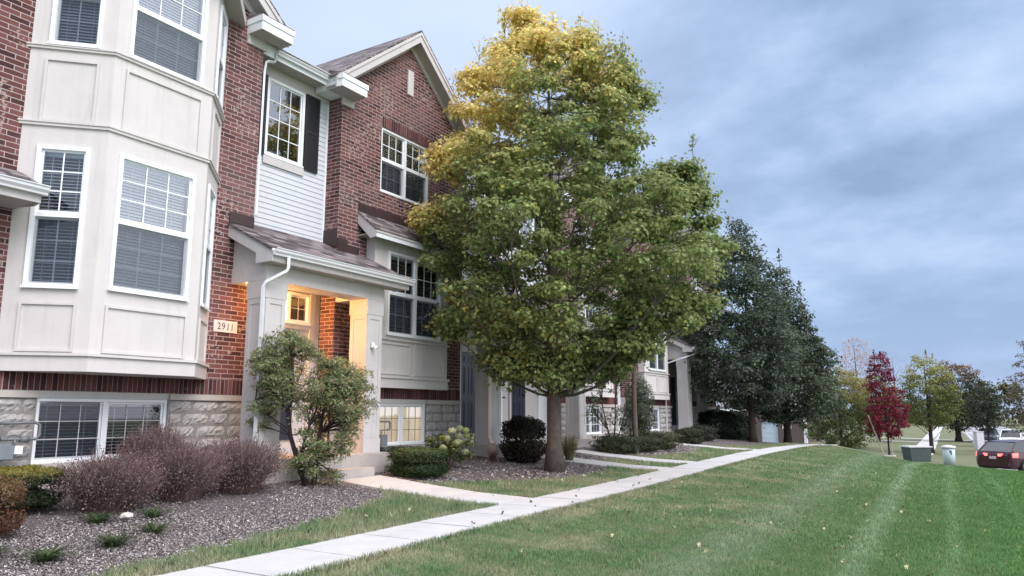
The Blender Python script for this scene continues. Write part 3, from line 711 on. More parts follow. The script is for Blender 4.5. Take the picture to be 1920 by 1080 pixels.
u3 = empty('townhouse', (-12, 21.0, 0), 'third townhouse along the row, mostly behind the yellow-topped maple', 'townhouse', 'attached townhouses of the row')
unit_a(u3, 20.05); recess(u3, 17.4801, 20.05, (18.3, 19.2, 6.13, 7.68), 4.5); alcove(u3, 17.4801, 20.05, [(17.86, 18.6)])
s = MB(); s.box(-9.498, -9.10, 19.35, 20.18, -.2, .385); s.build('front_step', M['concrete'], u3)
b = MB(); b.box(S, S + .06, 19.35, 19.85, .6, 3.7); b.box(S + .001, S + .05, 17.30, 17.38, .6, 3.7); b.build('corner_board', M['white'], u3)
siding(u3, FX(S + .004), 16.5, 17.30, .6, 4.4)
recess(u3, 24.33, 25.45, None, 0.2)
u4 = empty('townhouse', (-12, 29.0, 0), 'far townhouse whose open porch stands beside the dark pear tree', 'townhouse', 'attached townhouses of the row')
DY = 21.18
unit_a(u4, 25.45); recess(u4, 29.73, 31.77, (9.0 + DY, 9.94 + DY, 6.13, 7.68), 4.5); alcove(u4, 29.73, 31.77, [(30.6, 31.4)])
porch(u4, 8.19 + DY, 11.04 + DY, 8.55 + DY, 31.77, steps=[(9.27 + DY, 10.27 + DY)])
downspout(u4, [(-9.41, 8.3 + DY, 3.87), (-9.41, 8.3 + DY, 3.68), (-9.9, 7.95 + DY, 3.50), (-10.50, 7.85 + DY, 3.3), (-10.54, 7.82 + DY, 3.1), (-10.54, 7.82 + DY, .60)], w=.036)
u5 = empty('townhouse', (-12, 34.0, 0), 'last townhouse of the row, a sliver beyond the far porch', 'townhouse', 'attached townhouses of the row')
unit_a(u5, 31.77)
b = MB(); b.poly([(W, 36.06, -1.5), (-20, 36.06, -1.5), (-20, 36.06, 8.1), (-15.5, 36.06, 10.4), (-10.8, 36.06, 8.1), (W, 36.06, 8.1)]); b.build('end_wall', M['brick'], u5)
# ------------------------------------------------------------------ ground
_ys = [-10, 5, 8, 12, 15, 18, 22, 26, 31, 34, 38, 42, 48, 55, 80]; _zs = [-.05, -.04, -.01, .015, .06, .12, .17, .175, .11, .02, -.62, -1.28, -1.68, -1.8, -1.8]
def sstep(t): t = np.clip(t, 0, 1); return t * t * (3 - 2 * t)
def gz(x, y):
    x = np.asarray(x, dtype=float); y = np.asarray(y, dtype=float)
    z = np.interp(y, _ys, _zs); k = 1 - sstep((y - 24) / 20)
    z = z + np.where(x < -5.97, .32 * sstep((-5.97 - x) / 5.2) * np.clip(k + .2, 0, 1), 0)
    z = z - np.where(x > -5, (np.minimum(x, 14) + 5) * np.interp(y, [0, 6, 20, 60], [.04, .05, .09, .09]) * k, 0)
    z = z - np.clip((x + 5) / 3, 0, 1) * .05 * np.maximum(0, y - 24)
    return np.maximum(z, -1.8)
def g1_(x, y): return float(gz(x, y))
BED = [(-5, -6.0), (3.3, -6.25), (3.8, -6.41), (5.46, -6.69), (6.83, -6.93), (8.73, -7.57), (9.3, -7.95)]
BED2 = [(10.4, -8.11), (11.44, -7.68), (12.6, -7.1), (13.87, -6.75), (15.4, -6.85), (15.85, -7.3)]
BED3 = [(16.6, -7.9), (17.75, -7.8)]; BED4 = [(18.5, -7.9), (19.5, -7.35), (21.5, -7.1), (23.9, -7.6)]; BED5 = [(24.8, -7.9), (26.5, -7.0), (30, -6.7), (33, -6.9), (36, -7.4)]
WALKS = [(9.33, 10.38, -9.16), (15.82, 16.62, -9.2), (17.72, 18.50, -9.3), (23.95, 24.75, -9.4), (2.2, 3.15, -9.2)]
def edge(bed, y): return np.interp(y, [b[0] for b in bed], [b[1] for b in bed])
def in_bed(x, y):
    r = np.zeros_like(x, dtype=bool)
    wob = .06 * np.sin(y * 7.3) + .05 * np.sin(y * 17.1 + 1)
    for bed in (BED, BED2, BED3, BED4, BED5): r |= (y >= bed[0][0]) & (y <= bed[-1][0]) & (x < edge(bed, y) + wob)
    return r
def on_walk(x, y, m=0.0):
    r = (x > -5.97 - m) & (x < -5.0 + m) & (y < 34)
    for a, b, x0 in WALKS: r |= (y > a - m) & (y < b + m) & (x > x0 - m) & (x < -5.5)
    return r
# lawn colouring shared by soil sheet and blades
def lawn_color(nt, p):
    sp = nt.nodes.new('ShaderNodeSeparateXYZ'); L(nt, p, sp.inputs[0])
    base = mixc(nt, noise(nt, p, 0.7, 4, 0.6), (0.100, 0.195, 0.078), (0.205, 0.300, 0.150))
    n2 = noise(nt, p, 5.5, 4, 0.7)
    base = mixc(nt, ramp(nt, n2, [(0.42, (0, 0, 0)), (0.75, (.65, .65, .65))]), base, (0.30, 0.31, 0.19))
    # mower stripes leave paler laid-over lines
    xs = math_(nt, 'ADD', sp.outputs[0], math_(nt, 'MULTIPLY', sp.outputs[1], 0.030))
    wobble = math_(nt, 'MULTIPLY', math_(nt, 'SUBTRACT', noise(nt, p, 0.8, 2), 0.5), 0.28)
    xs = math_(nt, 'ADD', xs, wobble)
    def line(c, w):
        d = math_(nt, 'ABSOLUTE', math_(nt, 'SUBTRACT', xs, c)); return math_(nt, 'SUBTRACT', 1.0, math_(nt, 'MINIMUM', math_(nt, 'DIVIDE', d, w), 1.0))
    f = math_(nt, 'ADD', math_(nt, 'ADD', line(-0.96, 0.24), math_(nt, 'MULTIPLY', line(-0.05, 0.16), 0.6)), math_(nt, 'ADD', math_(nt, 'MULTIPLY', line(-2.25, 0.55), 0.55), math_(nt, 'MULTIPLY', line(0.9, 0.14), 0.45)))
    f = math_(nt, 'MULTIPLY', f, math_(nt, 'ADD', 0.15, noise(nt, p, 3.0, 3)))
    base = mixc(nt, math_(nt, 'MINIMUM', f, 0.62), base, (0.36, 0.43, 0.31))
    # the far right is lusher
    lush = ramp(nt, math_(nt, 'MULTIPLY_ADD', sp.outputs[0], 0.16, 0.75), [(0.35, (0, 0, 0)), (0.85, (.75, .75, .75))])
    base = mixc(nt, lush, base, mixc(nt, 1.0, base, (0.60, 0.92, 0.52), 'MULTIPLY'))
    # dry straw patches on the crown of the lawn and the strips by the walk
    dn = noise(nt, p, 1.1, 4, 0.65)
    dry = ramp(nt, math_(nt, 'ADD', dn, math_(nt, 'MULTIPLY', math_(nt, 'ADD', math_(nt, 'MAXIMUM', sp.outputs[0], -5.0), 3.2), -0.060)), [(0.50, (0, 0, 0)), (0.72, (.85, .85, .85))])
    return mixc(nt, dry, base, mixc(nt, noise(nt, p, 9, 3), (0.29, 0.29, 0.175), (0.47, 0.44, 0.31)))
m, nt, out = new_mat('lawn_soil'); p = pos(nt)
gcol = mixc(nt, math_(nt, 'MULTIPLY', noise(nt, p, 45, 4, 0.8), 0.55), lawn_color(nt, p), (0.035, 0.045, 0.02))
sp = nt.nodes.new('ShaderNodeSeparateXYZ'); L(nt, p, sp.inputs[0])
far = math_(nt, 'GREATER_THAN', sp.outputs[1], 38)
fcol = mixc(nt, noise(nt, p, 0.35, 5, 0.65), (0.100, 0.130, 0.066), (0.21, 0.205, 0.135))
bsdf(nt, out, mixc(nt, far, gcol, fcol), 0.95, noise(nt, p, 60, 4, 0.8), 0.8, 0.03, 0.1); M['lawn'] = m
xs = sorted({*np.arange(-22, -11, 1.0), *np.arange(-11, 6, .25), *np.arange(6, 30, 1.5), -400, -200, -100, -60, -40, -30, 40, 60, 100, 200, 400})
ys = sorted({*np.arange(-6, 40, .3), *np.arange(40, 70, 1.0), *np.arange(70, 130, 6), -60, -25, -12, 160, 200, 260, 350, 500, 700})
X_, Y_ = np.meshgrid(xs, ys, indexing='ij'); Z_ = gz(X_, Y_) + 0.010 * np.sin(X_ * 3.1 + Y_ * 1.7) * np.sin(Y_ * 2.3) * (Y_ < 34) * (X_ > -4.8)
V = np.stack([X_, Y_, Z_], -1).reshape(-1, 3); ny = len(ys)
F_ = [(i * ny + j, (i + 1) * ny + j, (i + 1) * ny + j + 1, i * ny + j + 1) for i in range(len(xs) - 1) for j in range(ny - 1)]
me = bpy.data.meshes.new('lawn_ground'); me.from_pydata(V.tolist(), [], F_); me.materials.append(M['lawn']); me.polygons.foreach_set('use_smooth', [True] * len(F_)); me.update()
o = bpy.data.objects.new('lawn_ground', me); COL.objects.link(o); tag(o, kind='structure', label='mown lawn ground rising gently to a crest')

# sidewalk flags
def flags(name, x0, x1, y0, y1, along, step, lift=.03):
    mb = MB(); a = y0 if along == 'y' else x0; end = y1 if along == 'y' else x1
    while a < end - .05:
        b = min(a + step, end); gap = .011
        xa, xb, ya, yb = (x0, x1, a + gap, b - gap) if along == 'y' else (a + gap, b - gap, y0, y1)
        jz = random.uniform(-.002, .002)
        top = [(xa, ya), (xb, ya), (xb, yb), (xa, yb)]
        mb.hexa([(x, y, g1_(x, y) - .08) for x, y in top] + [(x, y, g1_(x, y) + lift + jz) for x, y in top]); a = b
    o = mb.build(name, M['walk']); tag(o, kind='structure'); return o
flags('sidewalk', -5.97, -5.0, -1.5, 34, 'y', 1.0)
for a, b, x0 in WALKS: flags('entry_path', x0 if x0 > -9.15 else -9.13, -5.98, a, b, 'x', 1.05, .028 + a * .0001)

# mulch
m, nt, out = new_mat('mulch_soil'); p = pos(nt)
c = ramp(nt, noise(nt, p, 38, 5, 0.8), [(0.3, (0.055, 0.045, 0.047)), (0.5, (0.15, 0.128, 0.132)), (0.75, (0.40, 0.36, 0.37))])
bsdf(nt, out, c, 0.95, noise(nt, p, 55, 4, 0.8), 1.0, 0.03, 0.1); M['mulch'] = m
for k, (bed, yr) in enumerate(((BED, (-2, 9.32)), (BED2, (10.39, 15.81)), (BED3, (16.63, 17.71)), (BED4, (18.51, 23.94)), (BED5, (24.76, 36)))):
    ysb = np.arange(yr[0], yr[1] + .001, .1); nb = 16; V = []; F_ = []
    for y in ysb:
        xe = edge(bed, y) + .06 * math.sin(y * 7.3) + .05 * math.sin(y * 17.1 + 1)
        for i in range(nb + 1):
            t = i / nb; x = -10.7 + (xe + 10.7) * t; V.append((x, y, g1_(x, y) + .012 * min(1, 8 * (1 - t)) + .012 * math.sin(x * 9 + y * 5) * math.sin(y * 8) * (1 - t) - .004))
    for j in range(len(ysb) - 1):
        for i in range(nb): a = j * (nb + 1) + i; F_.append((a, a + 1, a + nb + 2, a + nb + 1))
    me = bpy.data.meshes.new('mulch_bed'); me.from_pydata(V, [], F_); me.materials.append(M['mulch']); me.update()
    o = bpy.data.objects.new('mulch_bed', me); COL.objects.link(o); tag(o, kind='structure')

def tint_mat(name, rough=0.7, trans=0.3, spec=0.25, var=0.25, use_pos=False, vs=3.0):
    m, nt, out = new_mat(name)
    a = N(nt, 'ShaderNodeAttribute', attribute_name='tint')
    c = a.outputs['Color']
    if use_pos: c = lawn_color(nt, pos(nt)); c = mixc(nt, 1.0, c, a.outputs['Color'], 'MULTIPLY')
    b = nt.nodes.new('ShaderNodeBsdfPrincipled'); L(nt, c, b.inputs['Base Color']); b.inputs['Roughness'].default_value = rough; b.inputs['Specular IOR Level'].default_value = spec
    if trans:
        t = N(nt, 'ShaderNodeBsdfTranslucent'); L(nt, c, t.inputs[0]); mx = N(nt, 'ShaderNodeMixShader'); mx.inputs[0].default_value = trans
        L(nt, b.outputs[0], mx.inputs[1]); L(nt, t.outputs[0], mx.inputs[2]); L(nt, mx.outputs[0], out.inputs[0])
    else: L(nt, b.outputs[0], out.inputs[0])
    return m
M['leaf'] = tint_mat('leaf', 0.55, 0.45); M['chip'] = tint_mat('bark_chip', 0.9, 0, 0.1); M['blade'] = tint_mat('grass_blade', 0.6, 0.3, 0.2, use_pos=True)
M['twig'] = tint_mat('twig', 0.9, 0, 0.1)

# bark chips lying on the beds
def chips(n, xr, yr, smin, smax):
    x = rng.uniform(*xr, n); y = rng.uniform(*yr, n); k = in_bed(x - .04, y) & (x > -10.55); x, y = x[k], y[k]; n = len(x)
    den = np.clip(.62 + .45 * np.sin(x * 1.9 + y * .8) * np.sin(y * 1.3 + 2) + .30 * (x + 8.4), .12, 1); k = rng.random(n) < den; x, y = x[k], y[k]; n = len(x)
    z = gz(x, y) + .014 + rng.uniform(0, .016, n)
    th = rng.uniform(0, PI, n); l = rng.uniform(smin, smax, n); w = l * rng.uniform(.18, .5, n)
    t1 = rng.normal(0, .35, n); t2 = rng.normal(0, .35, n)
    u = np.stack([np.cos(th), np.sin(th), t1], -1); v = np.stack([-np.sin(th), np.cos(th), t2], -1)
    P = np.stack([x, y, z], -1)
    q = np.stack([P - u * l[:, None] / 2 - v * w[:, None] / 2, P + u * l[:, None] / 2 - v * w[:, None] * .35, P + u * l[:, None] * .42 + v * w[:, None] / 2, P - u * l[:, None] * .46 + v * w[:, None] * .4], 1).reshape(-1, 3)
    g = rng.random(n); base = np.array([[.16, .135, .13]]) * (1 - g[:, None]) + np.array([[.60, .55, .54]]) * (g[:, None] ** 1.9)
    return q, base
q1, c1 = chips(210000, (-10.5, -6.0), (2.5, 9.35), .006, .030); q2, c2 = chips(45000, (-10.5, -6.0), (10.35, 24), .015, .06)
o = np_mesh('mulch_chips', np.vstack([q1, q2]), 4, M['chip'], None, np.vstack([c1, c2])); tag(o, 'weathered grey wood mulch chips covering the planting beds', 'mulch', kind='stuff')

# grass blades
def blades(n, xr, yr, h0, h1, w, mask, tmin=.62, tmax=1.55, edge_boost=None):
    x = rng.uniform(*xr, n); y = rng.uniform(*yr, n); k = mask(x, y); x, y = x[k], y[k]; n = len(x)
    z = gz(x, y) - .005; h = rng.uniform(h0, h1, n); th = rng.uniform(0, 2 * PI, n); ln = rng.normal(0, .38, n) * h; ph = rng.uniform(0, 2 * PI, n)
    u = np.stack([np.cos(th), np.sin(th), 0 * th], -1) * (w * rng.uniform(.7, 1.3, n))[:, None] / 2
    P = np.stack([x, y, z], -1); T = P + np.stack([np.cos(ph) * ln, np.sin(ph) * ln, h], -1); Mid = P + np.stack([np.cos(ph) * ln * .3, np.sin(ph) * ln * .3, h * .55], -1)
    q = np.stack([P - u, P + u, Mid + u * .8, T, Mid - u * .8], 1).reshape(-1, 3)
    c = rng.uniform(tmin, tmax, n)[:, None] * np.array([[1, 1, 1]]) * (1 + rng.normal(0, .07, (n, 3)))
    return q, np.clip(c, 0, 3)
def vis(x, y): return (x > (-5.05 + 0 * y)) & ~on_walk(x, y, -.02) & (x * math.cos(math.radians(31.5)) + y * math.sin(math.radians(31.5)) < 0.71 * (y * math.cos(math.radians(31.5)) - x * math.sin(math.radians(31.5))) + .5)
strip = lambda x, y: (x < -5.93) & ~on_walk(x, y, -.03) & ~in_bed(x + .05 * np.sin(y * 31), y)
edge_l = lambda x, y: (np.abs(x + 4.985) < .05 + .02 * np.sin(y * 9)) & (x > -5.02 - .02 * np.abs(np.sin(y * 13)))
edge_r = lambda x, y: (np.abs(x + 5.985) < .045) & (x < -5.95 + .02 * np.abs(np.sin(y * 11))) & ~on_walk(x - .05, y, .03)
tufty = lambda x, y: vis(x, y) & (np.sin(x * 5.1 + y * 2.3) + np.sin(y * 4.7 - x * 1.9) + np.sin(x * 11 + 3) * .5 > 1.25)
Q = [blades(60000, (-5.1, -4.85), (3, 30), .04, .085, .007, edge_l), blades(45000, (-6.1, -5.9), (2.5, 30), .04, .09, .007, edge_r), blades(90000, (-5.0, 2.2), (4, 18), .045, .085, .008, tufty, .85, 1.5),
     blades(300000, (-5.05, 2.2), (4.0, 9.5), .020, .046, .0052, vis), blades(200000, (-5.05, 3), (9.5, 17), .022, .052, .010, vis), blades(150000, (-5.05, 4), (17, 32), .025, .055, .016, vis),
     blades(60000, (-8.2, -5.92), (2.5, 9.4), .04, .10, .006, strip), blades(45000, (-8.2, -5.92), (10.3, 16), .04, .09, .008, strip), blades(26000, (-8, -5.92), (16, 34), .03, .08, .012, strip)]
o = np_mesh('grass', np.vstack([q for q, c in Q]), 5, M['blade'], None, np.vstack([c for q, c in Q])); tag(o, 'short mown grass of the lawn and the strips beside the sidewalk', 'grass', kind='stuff')

# ------------------------------------------------------------------ foliage generators
MAPLE = np.array([(0, -.1), (.28, -.34), (.25, -.08), (.62, .0), (.36, .2), (.42, .48), (.16, .36), (0, .78), (-.16, .36), (-.42, .48), (-.36, .2), (-.62, 0), (-.25, -.08), (-.28, -.34)]) * .8
OVAL = np.array([(0, -.5), (.24, -.22), (.27, .1), (0, .55), (-.27, .1), (-.24, -.22)])
NARROW = np.array([(0, -.5), (.13, -.15), (.12, .2), (0, .55), (-.12, .2), (-.13, -.15)])
def leaf_geo(P, Nn, size, shape):
    n = len(P); Nn = Nn / np.linalg.norm(Nn, axis=1)[:, None]
    r = rng.normal(size=(n, 3)); u = np.cross(Nn, r); u /= np.linalg.norm(u, axis=1)[:, None]; v = np.cross(Nn, u)
    s = size[:, None, None]; sh = shape[None]
    cup = (sh[..., :1] ** 2 + sh[..., 1:] ** 2) * -.35
    return (P[:, None] + s * (u[:, None] * sh[..., :1] + v[:, None] * sh[..., 1:] + Nn[:, None] * cup)).reshape(-1, 3)
def clump_points(C, R, n, flat=.7, up=.55, shell=.55):
    """n leaves round each clump centre, most of them on its upper outer skin"""
    K = len(C); d = rng.normal(size=(K, n, 3)); d /= np.linalg.norm(d, axis=2)[..., None]
    d[..., 2] = np.where(rng.random((K, n)) < up, np.abs(d[..., 2]), d[..., 2])
    rr = shell + (1 - shell) * rng.random((K, n)) ** .6; rr *= 1 + .22 * rng.normal(size=(K, n))
    P = C[:, None] + d * (R[:, None] * rr)[..., None] * np.array([1, 1, flat]); Nn = d + np.array([0, 0, .55]) + rng.normal(0, .5, (K, n, 3))
    return P.reshape(-1, 3), Nn.reshape(-1, 3)
def crown_centres(base, prof, n, tries=60000, inner=.35, squash=(1, 1), spacing=.5, lobes=5, lobeamp=.13, seed=0):
    """prof: rows (z, radius on camera left, radius on camera right); fills the volume, more densely towards the skin"""
    r_ = np.random.default_rng(seed); zz = [p[0] for p in prof]; R = np.array([.8526, .5225]); out = []; ph = r_.uniform(0, 6.28, 8)
    for _ in range(tries):
        z = r_.uniform(zz[0], zz[-1]); th = r_.uniform(0, 2 * PI); rl, rr = np.interp(z, zz, [p[1] for p in prof]), np.interp(z, zz, [p[2] for p in prof])
        t = (1 + math.cos(th)) / 2; rad = rl * (1 - t) + rr * t
        rad *= 1 + lobeamp * math.sin(lobes * th + ph[0] + z * 1.3) * (abs(math.sin(th)) * .7 + .3) + .06 * math.sin(3.7 * z + ph[1] + 2 * th)
        if r_.random() > rad / max(max(p[1:]) for p in prof) + .08: continue
        f = inner + (1 - inner) * math.sqrt(r_.random()); dx, dy = rad * f * math.cos(th), rad * f * math.sin(th) * squash[1]
        y = base[1] + R[1] * dx + R[0] * dy
        x = base[0] + R[0] * dx + (-R[1]) * dy
        c = np.array([x, y, z])
        if all(np.sum((c - o_[0]) ** 2) > (spacing * (.75 + .25 * f)) ** 2 for o_ in out): out.append((c, f))
        if len(out) >= n: break
    return np.array([o_[0] for o_ in out]), np.array([o_[1] for o_ in out])
def branches(mb, base, top, C, r0, bend=.15, fork=(.15, .85), rmin=.006, sides=5, every=1, zt0=None):
    """trunk from base to top, and a limb out to every clump"""
    base = np.array(base); top = np.array(top); H = top[2] - base[2]
    def trunk(t): return base + (top - base) * t + np.array([math.sin(t * 5) * bend * .3, math.cos(t * 4 + 1) * bend * .3, 0]) * t
    ts = np.linspace(0, 1, 14); flare = lambda t: r0 * (1 + .45 * math.exp(-t * H / .12)) * max(.06, (1 - t) ** .85)
    mb.tube([trunk(t) for t in ts], [flare(t) for t in ts], 12)
    # a few main limbs, everything else forks from the nearest of them
    pool = [np.array(c) for c in C]; far_ = sorted(pool, key=lambda c: -math.hypot(c[0] - base[0], c[1] - base[1])); mains = []
    gap = H * .16
    for c in far_:
        if all(np.linalg.norm(c - q) > gap for q in mains): mains.append(c)
        if len(mains) >= 22: break
    nodes = [(trunk(t), flare(t) * .5) for t in np.linspace(max(fork[0], .1), .97, 24)]
    for c in mains:
        h = (c[2] - base[2]) / H; rad = math.hypot(c[0] - base[0], c[1] - base[1]); t = min(max(h - .75 * rad / H - .05, fork[0]), fork[1]); s = trunk(t)
        d = c - s; ra = min(flare(t) * .38, .010 + rad * .0095); n = 7; pts = []
        for i in range(n + 1):
            k = i / n; p = s + d * k; p[2] -= .16 * rad * math.sin(PI * k) * (1 - k) ; p[:2] += np.array([random.uniform(-1, 1), random.uniform(-1, 1)]) * .05 * math.sin(PI * k); pts.append(p)
        rr_ = [ra * (1 - .85 * i / n) + .002 for i in range(n + 1)]; mb.tube(pts, rr_, sides + 1, cap=False); nodes += [(p, w) for p, w in zip(pts[1:], rr_[1:])]
    N_ = np.array([n_[0] for n_ in nodes])
    for c in C[::every]:
        dd = np.linalg.norm((N_ - c) * np.array([1, 1, .8]), axis=1) + np.where(N_[:, 2] > c[2] + .02, 3.0, 0) + np.where(np.hypot(N_[:, 0] - base[0], N_[:, 1] - base[1]) > math.hypot(c[0] - base[0], c[1] - base[1]) + .15, 3.0, 0); i = int(np.argmin(dd)); s, w = nodes[i]
        if dd[i] < .05: continue
        ra = min(w * .7, .006 + .008 * dd[i]); mid = (s + c) / 2 + np.array([random.uniform(-.06, .06), random.uniform(-.06, .06), -.05 * dd[i]]); mb.tube([s, mid, c], [ra, ra * .6, .003], 4, cap=False)
        for _ in range(2): mb.tube([mid, c + np.array([random.uniform(-.25, .25), random.uniform(-.25, .25), random.uniform(-.05, .25)])], [ra * .4, .002], 3, cap=False)

def vary(base, n, amt=.18, hue=.08):
    c = np.array(base)[None] if np.ndim(base) == 1 else base
    return np.clip(c * (1 + rng.normal(0, amt, (n, 1))) * (1 + rng.normal(0, hue, (n, 3))), 0.003, 1)

def lift(base, z):
    """heights and widths were read off at one distance; a tree stands upright, so its top is further off"""
    Hf = -.5225 * base[0] + .8526 * base[1]; c = Hf * .9862 + (base[2] - 1.325) * .1656; return Hf / ((c - (z - 1.325) * .1656) / .9862)
def tree(name, label, cat, base, prof, nclump, nleaf, R, size, colf, barkr, shape, bark='bark', spacing=.5, topz=None, group=None, trunk_from=0, inner=.35, voids=0, rvar=(.72, 1.25), extra=None, flat=.7, seed=1, spires=(), shell=.55, lobeamp=.13, every=1, fork=(.15, .85)):
    prof = [(1.325 + (z - 1.325) * lift(base, z), a * lift(base, z), b * lift(base, z)) for z, a, b in prof]; topz = 1.325 + (topz - 1.325) * lift(base, topz) if topz else None
    spires = [(q[0] * lift(base, q[2]), 1.325 + (q[1] - 1.325) * lift(base, q[1]), 1.325 + (q[2] - 1.325) * lift(base, q[2]), q[3]) for q in spires]
    e = empty(name, base, label, cat, group); C, f = crown_centres(base, prof, nclump, inner=inner, spacing=spacing, seed=seed, lobeamp=lobeamp)
    if voids:   # leave hollows between the boughs
        q = C - np.array(base); w = np.sin(q[:, 0] * 2.9 + q[:, 2] * 1.7 + seed) + np.sin(q[:, 1] * 3.1 - q[:, 2] * 2.3 + 2) + np.sin(q[:, 2] * 3.7 + q[:, 0] * 1.3 + 4)
        C = C[w > np.quantile(w, voids * .8)]
    if extra is not None: C = np.vstack([C, extra])
    Rr = R * rng.uniform(*rvar, len(C)); P, Nn = clump_points(C, Rr, nleaf, flat, shell=shell)
    mb = MB(); topz = topz or prof[-1][0] * .97
    branches(mb, (base[0], base[1], base[2] - .12), (base[0] + random.uniform(-.1, .1), base[1], topz), C, barkr, every=every, fork=fork)
    for (sr, z0, z1, nn) in spires:
        bx, by = base[0] + .8526 * sr, base[1] + .5225 * sr
        pts = [np.array([bx + random.uniform(-.03, .03), by, z]) for z in np.linspace(z0 - .8, z1, 5)]; mb.tube(pts, [.02, .015, .011, .007, .003], 4, cap=False)
        t = rng.random(nn) ** .8; pp = np.stack([bx + rng.normal(0, .13, nn) * (1.1 - t), by + rng.normal(0, .13, nn) * (1.1 - t), z0 + (z1 - z0) * t], -1)
        for _ in range(5):
            k = random.random(); a = np.array([bx, by, z0 + (z1 - z0) * k * .8]); mb.tube([a, a + np.array([random.uniform(-.25, .25), random.uniform(-.25, .25), .32])], [.006, .002], 3, cap=False)
        P = np.vstack([P, pp]); Nn = np.vstack([Nn, rng.normal(size=(nn, 3)) + np.array([0, 0, .5])])
    keep = P[:, 2] > base[2] + .1; P, Nn = P[keep], Nn[keep]; n = len(P)
    mb.build('trunk', M[bark], e, smooth=True)
    sz = size * rng.uniform(.65, 1.3, n); np_mesh('crown', leaf_geo(P, Nn, sz, shape), len(shape), M['leaf'], e, colf(P, n))
    return e

# the big maple by the sidewalk
MB_ = (-7.6, 14.1, .15)
def maple_col(P, n):
    right = (P[:, 0] - MB_[0]) * .8526 + (P[:, 1] - MB_[1]) * .5225
    t = (P[:, 2] - 7.5) / 2.4 - right * .28 + .38 * np.sin(P[:, 0] * 2.3 + P[:, 2] * 1.9) + rng.normal(0, .50, n)
    tl = (P[:, 2] - 6.5) / .9 - (right + 1.75) * 1.6 + rng.normal(0, .3, n)           # the yellow bough on the left
    y = np.clip(np.maximum(t, tl), 0, 1)[:, None]
    g = np.array([[.230, .275, .105]]); mid = np.array([[.43, .42, .15]]); yel = np.array([[.74, .60, .22]])
    c = np.where(y < .5, g + (mid - g) * y * 2, mid + (yel - mid) * (y * 2 - 1))
    sp_ = rng.random((n, 1)); c = np.where(sp_ < .012, np.array([[.42, .34, .07]]), c); c = np.where(sp_ > .86, c * 1.35 + .01, c)
    return vary(c, n, .20, .06)
prof = [(2.0, 1.0, .9), (2.3, 1.35, 1.15), (2.75, 1.75, 1.65), (3.2, 2.15, 2.3), (3.6, 2.3, 2.85), (4.2, 2.45, 3.15), (5.0, 2.5, 3.15), (5.6, 2.3, 2.85), (6.2, 2.15, 2.1), (7.0, 2.05, 1.95), (7.6, 1.85, 1.85), (8.2, 1.55, 1.65), (8.55, 1.3, 1.2), (8.8, .95, .55)]
mC = []
def bough(r, z0, z1, w, n, d=0.0):
    z0, z1, r = 1.325 + (z0 - 1.325) * lift(MB_, z0), 1.325 + (z1 - 1.325) * lift(MB_, z1), r * lift(MB_, z1)
    for _ in range(n): t = random.random(); mC.append([MB_[0] + .8526 * (r + random.gauss(0, w * (1.15 - t))) - .5225 * (d + random.gauss(0, w)), MB_[1] + .5225 * (r + random.gauss(0, w)) + .8526 * (d + random.gauss(0, w)), z0 + (z1 - z0) * t])
bough(-.60, 8.6, 9.50, .16, 14); bough(-1.05, 8.4, 9.05, .13, 8, .3); bough(.62, 8.3, 9.02, .13, 11); bough(-.2, 8.5, 9.05, .14, 5, -.4); bough(1.40, 8.0, 8.55, .14, 8); bough(1.85, 7.7, 8.15, .12, 6, .2)
bough(-1.65, 7.9, 8.35, .12, 6); bough(2.80, 5.5, 6.45, .17, 14); bough(2.35, 5.9, 6.5, .14, 7, .2); bough(3.2, 4.6, 5.3, .15, 8); bough(-2.55, 4.8, 5.4, .13, 8); bough(-2.15, 6.2, 6.9, .13, 8); bough(-1.2, 1.95, 2.5, .14, 8); bough(.2, 1.9, 2.4, .2, 8, -.5); bough(-2.2, 2.9, 3.4, .13, 7); bough(3.0, 3.4, 4.0, .15, 8); bough(.9, 2.0, 2.6, .25, 14); bough(1.5, 2.2, 2.9, .2, 12, -.5); bough(-.4, 2.0, 2.5, .25, 10, -.8); bough(.4, 2.1, 2.6, .25, 10, .9); bough(2.1, 2.8, 3.4, .2, 8, .2); bough(1.6, 2.5, 3.2, .25, 12, -.9); bough(2.4, 3.0, 3.6, .22, 10, -.7)
tree('maple_tree', 'large maple by the sidewalk, green below with a golden yellow top', 'tree', MB_, prof, 480, 235, .36, .094, maple_col, .165, MAPLE, spacing=.40, topz=8.9, seed=5, inner=.30, lobeamp=.14, extra=np.array(mC), flat=.62, shell=.35, voids=.10, rvar=(.6, 1.4),
     spires=[(-.6, 9.2, 9.85, 26), (-.95, 8.9, 9.6, 16), (.62, 8.9, 9.5, 26), (1.5, 8.4, 9.2, 10), (2.95, 6.3, 7.1, 34), (.05, 8.8, 9.6, 12), (-1.5, 8.2, 9.0, 12), (1.0, 8.6, 9.4, 10)], fork=(.17, .85))
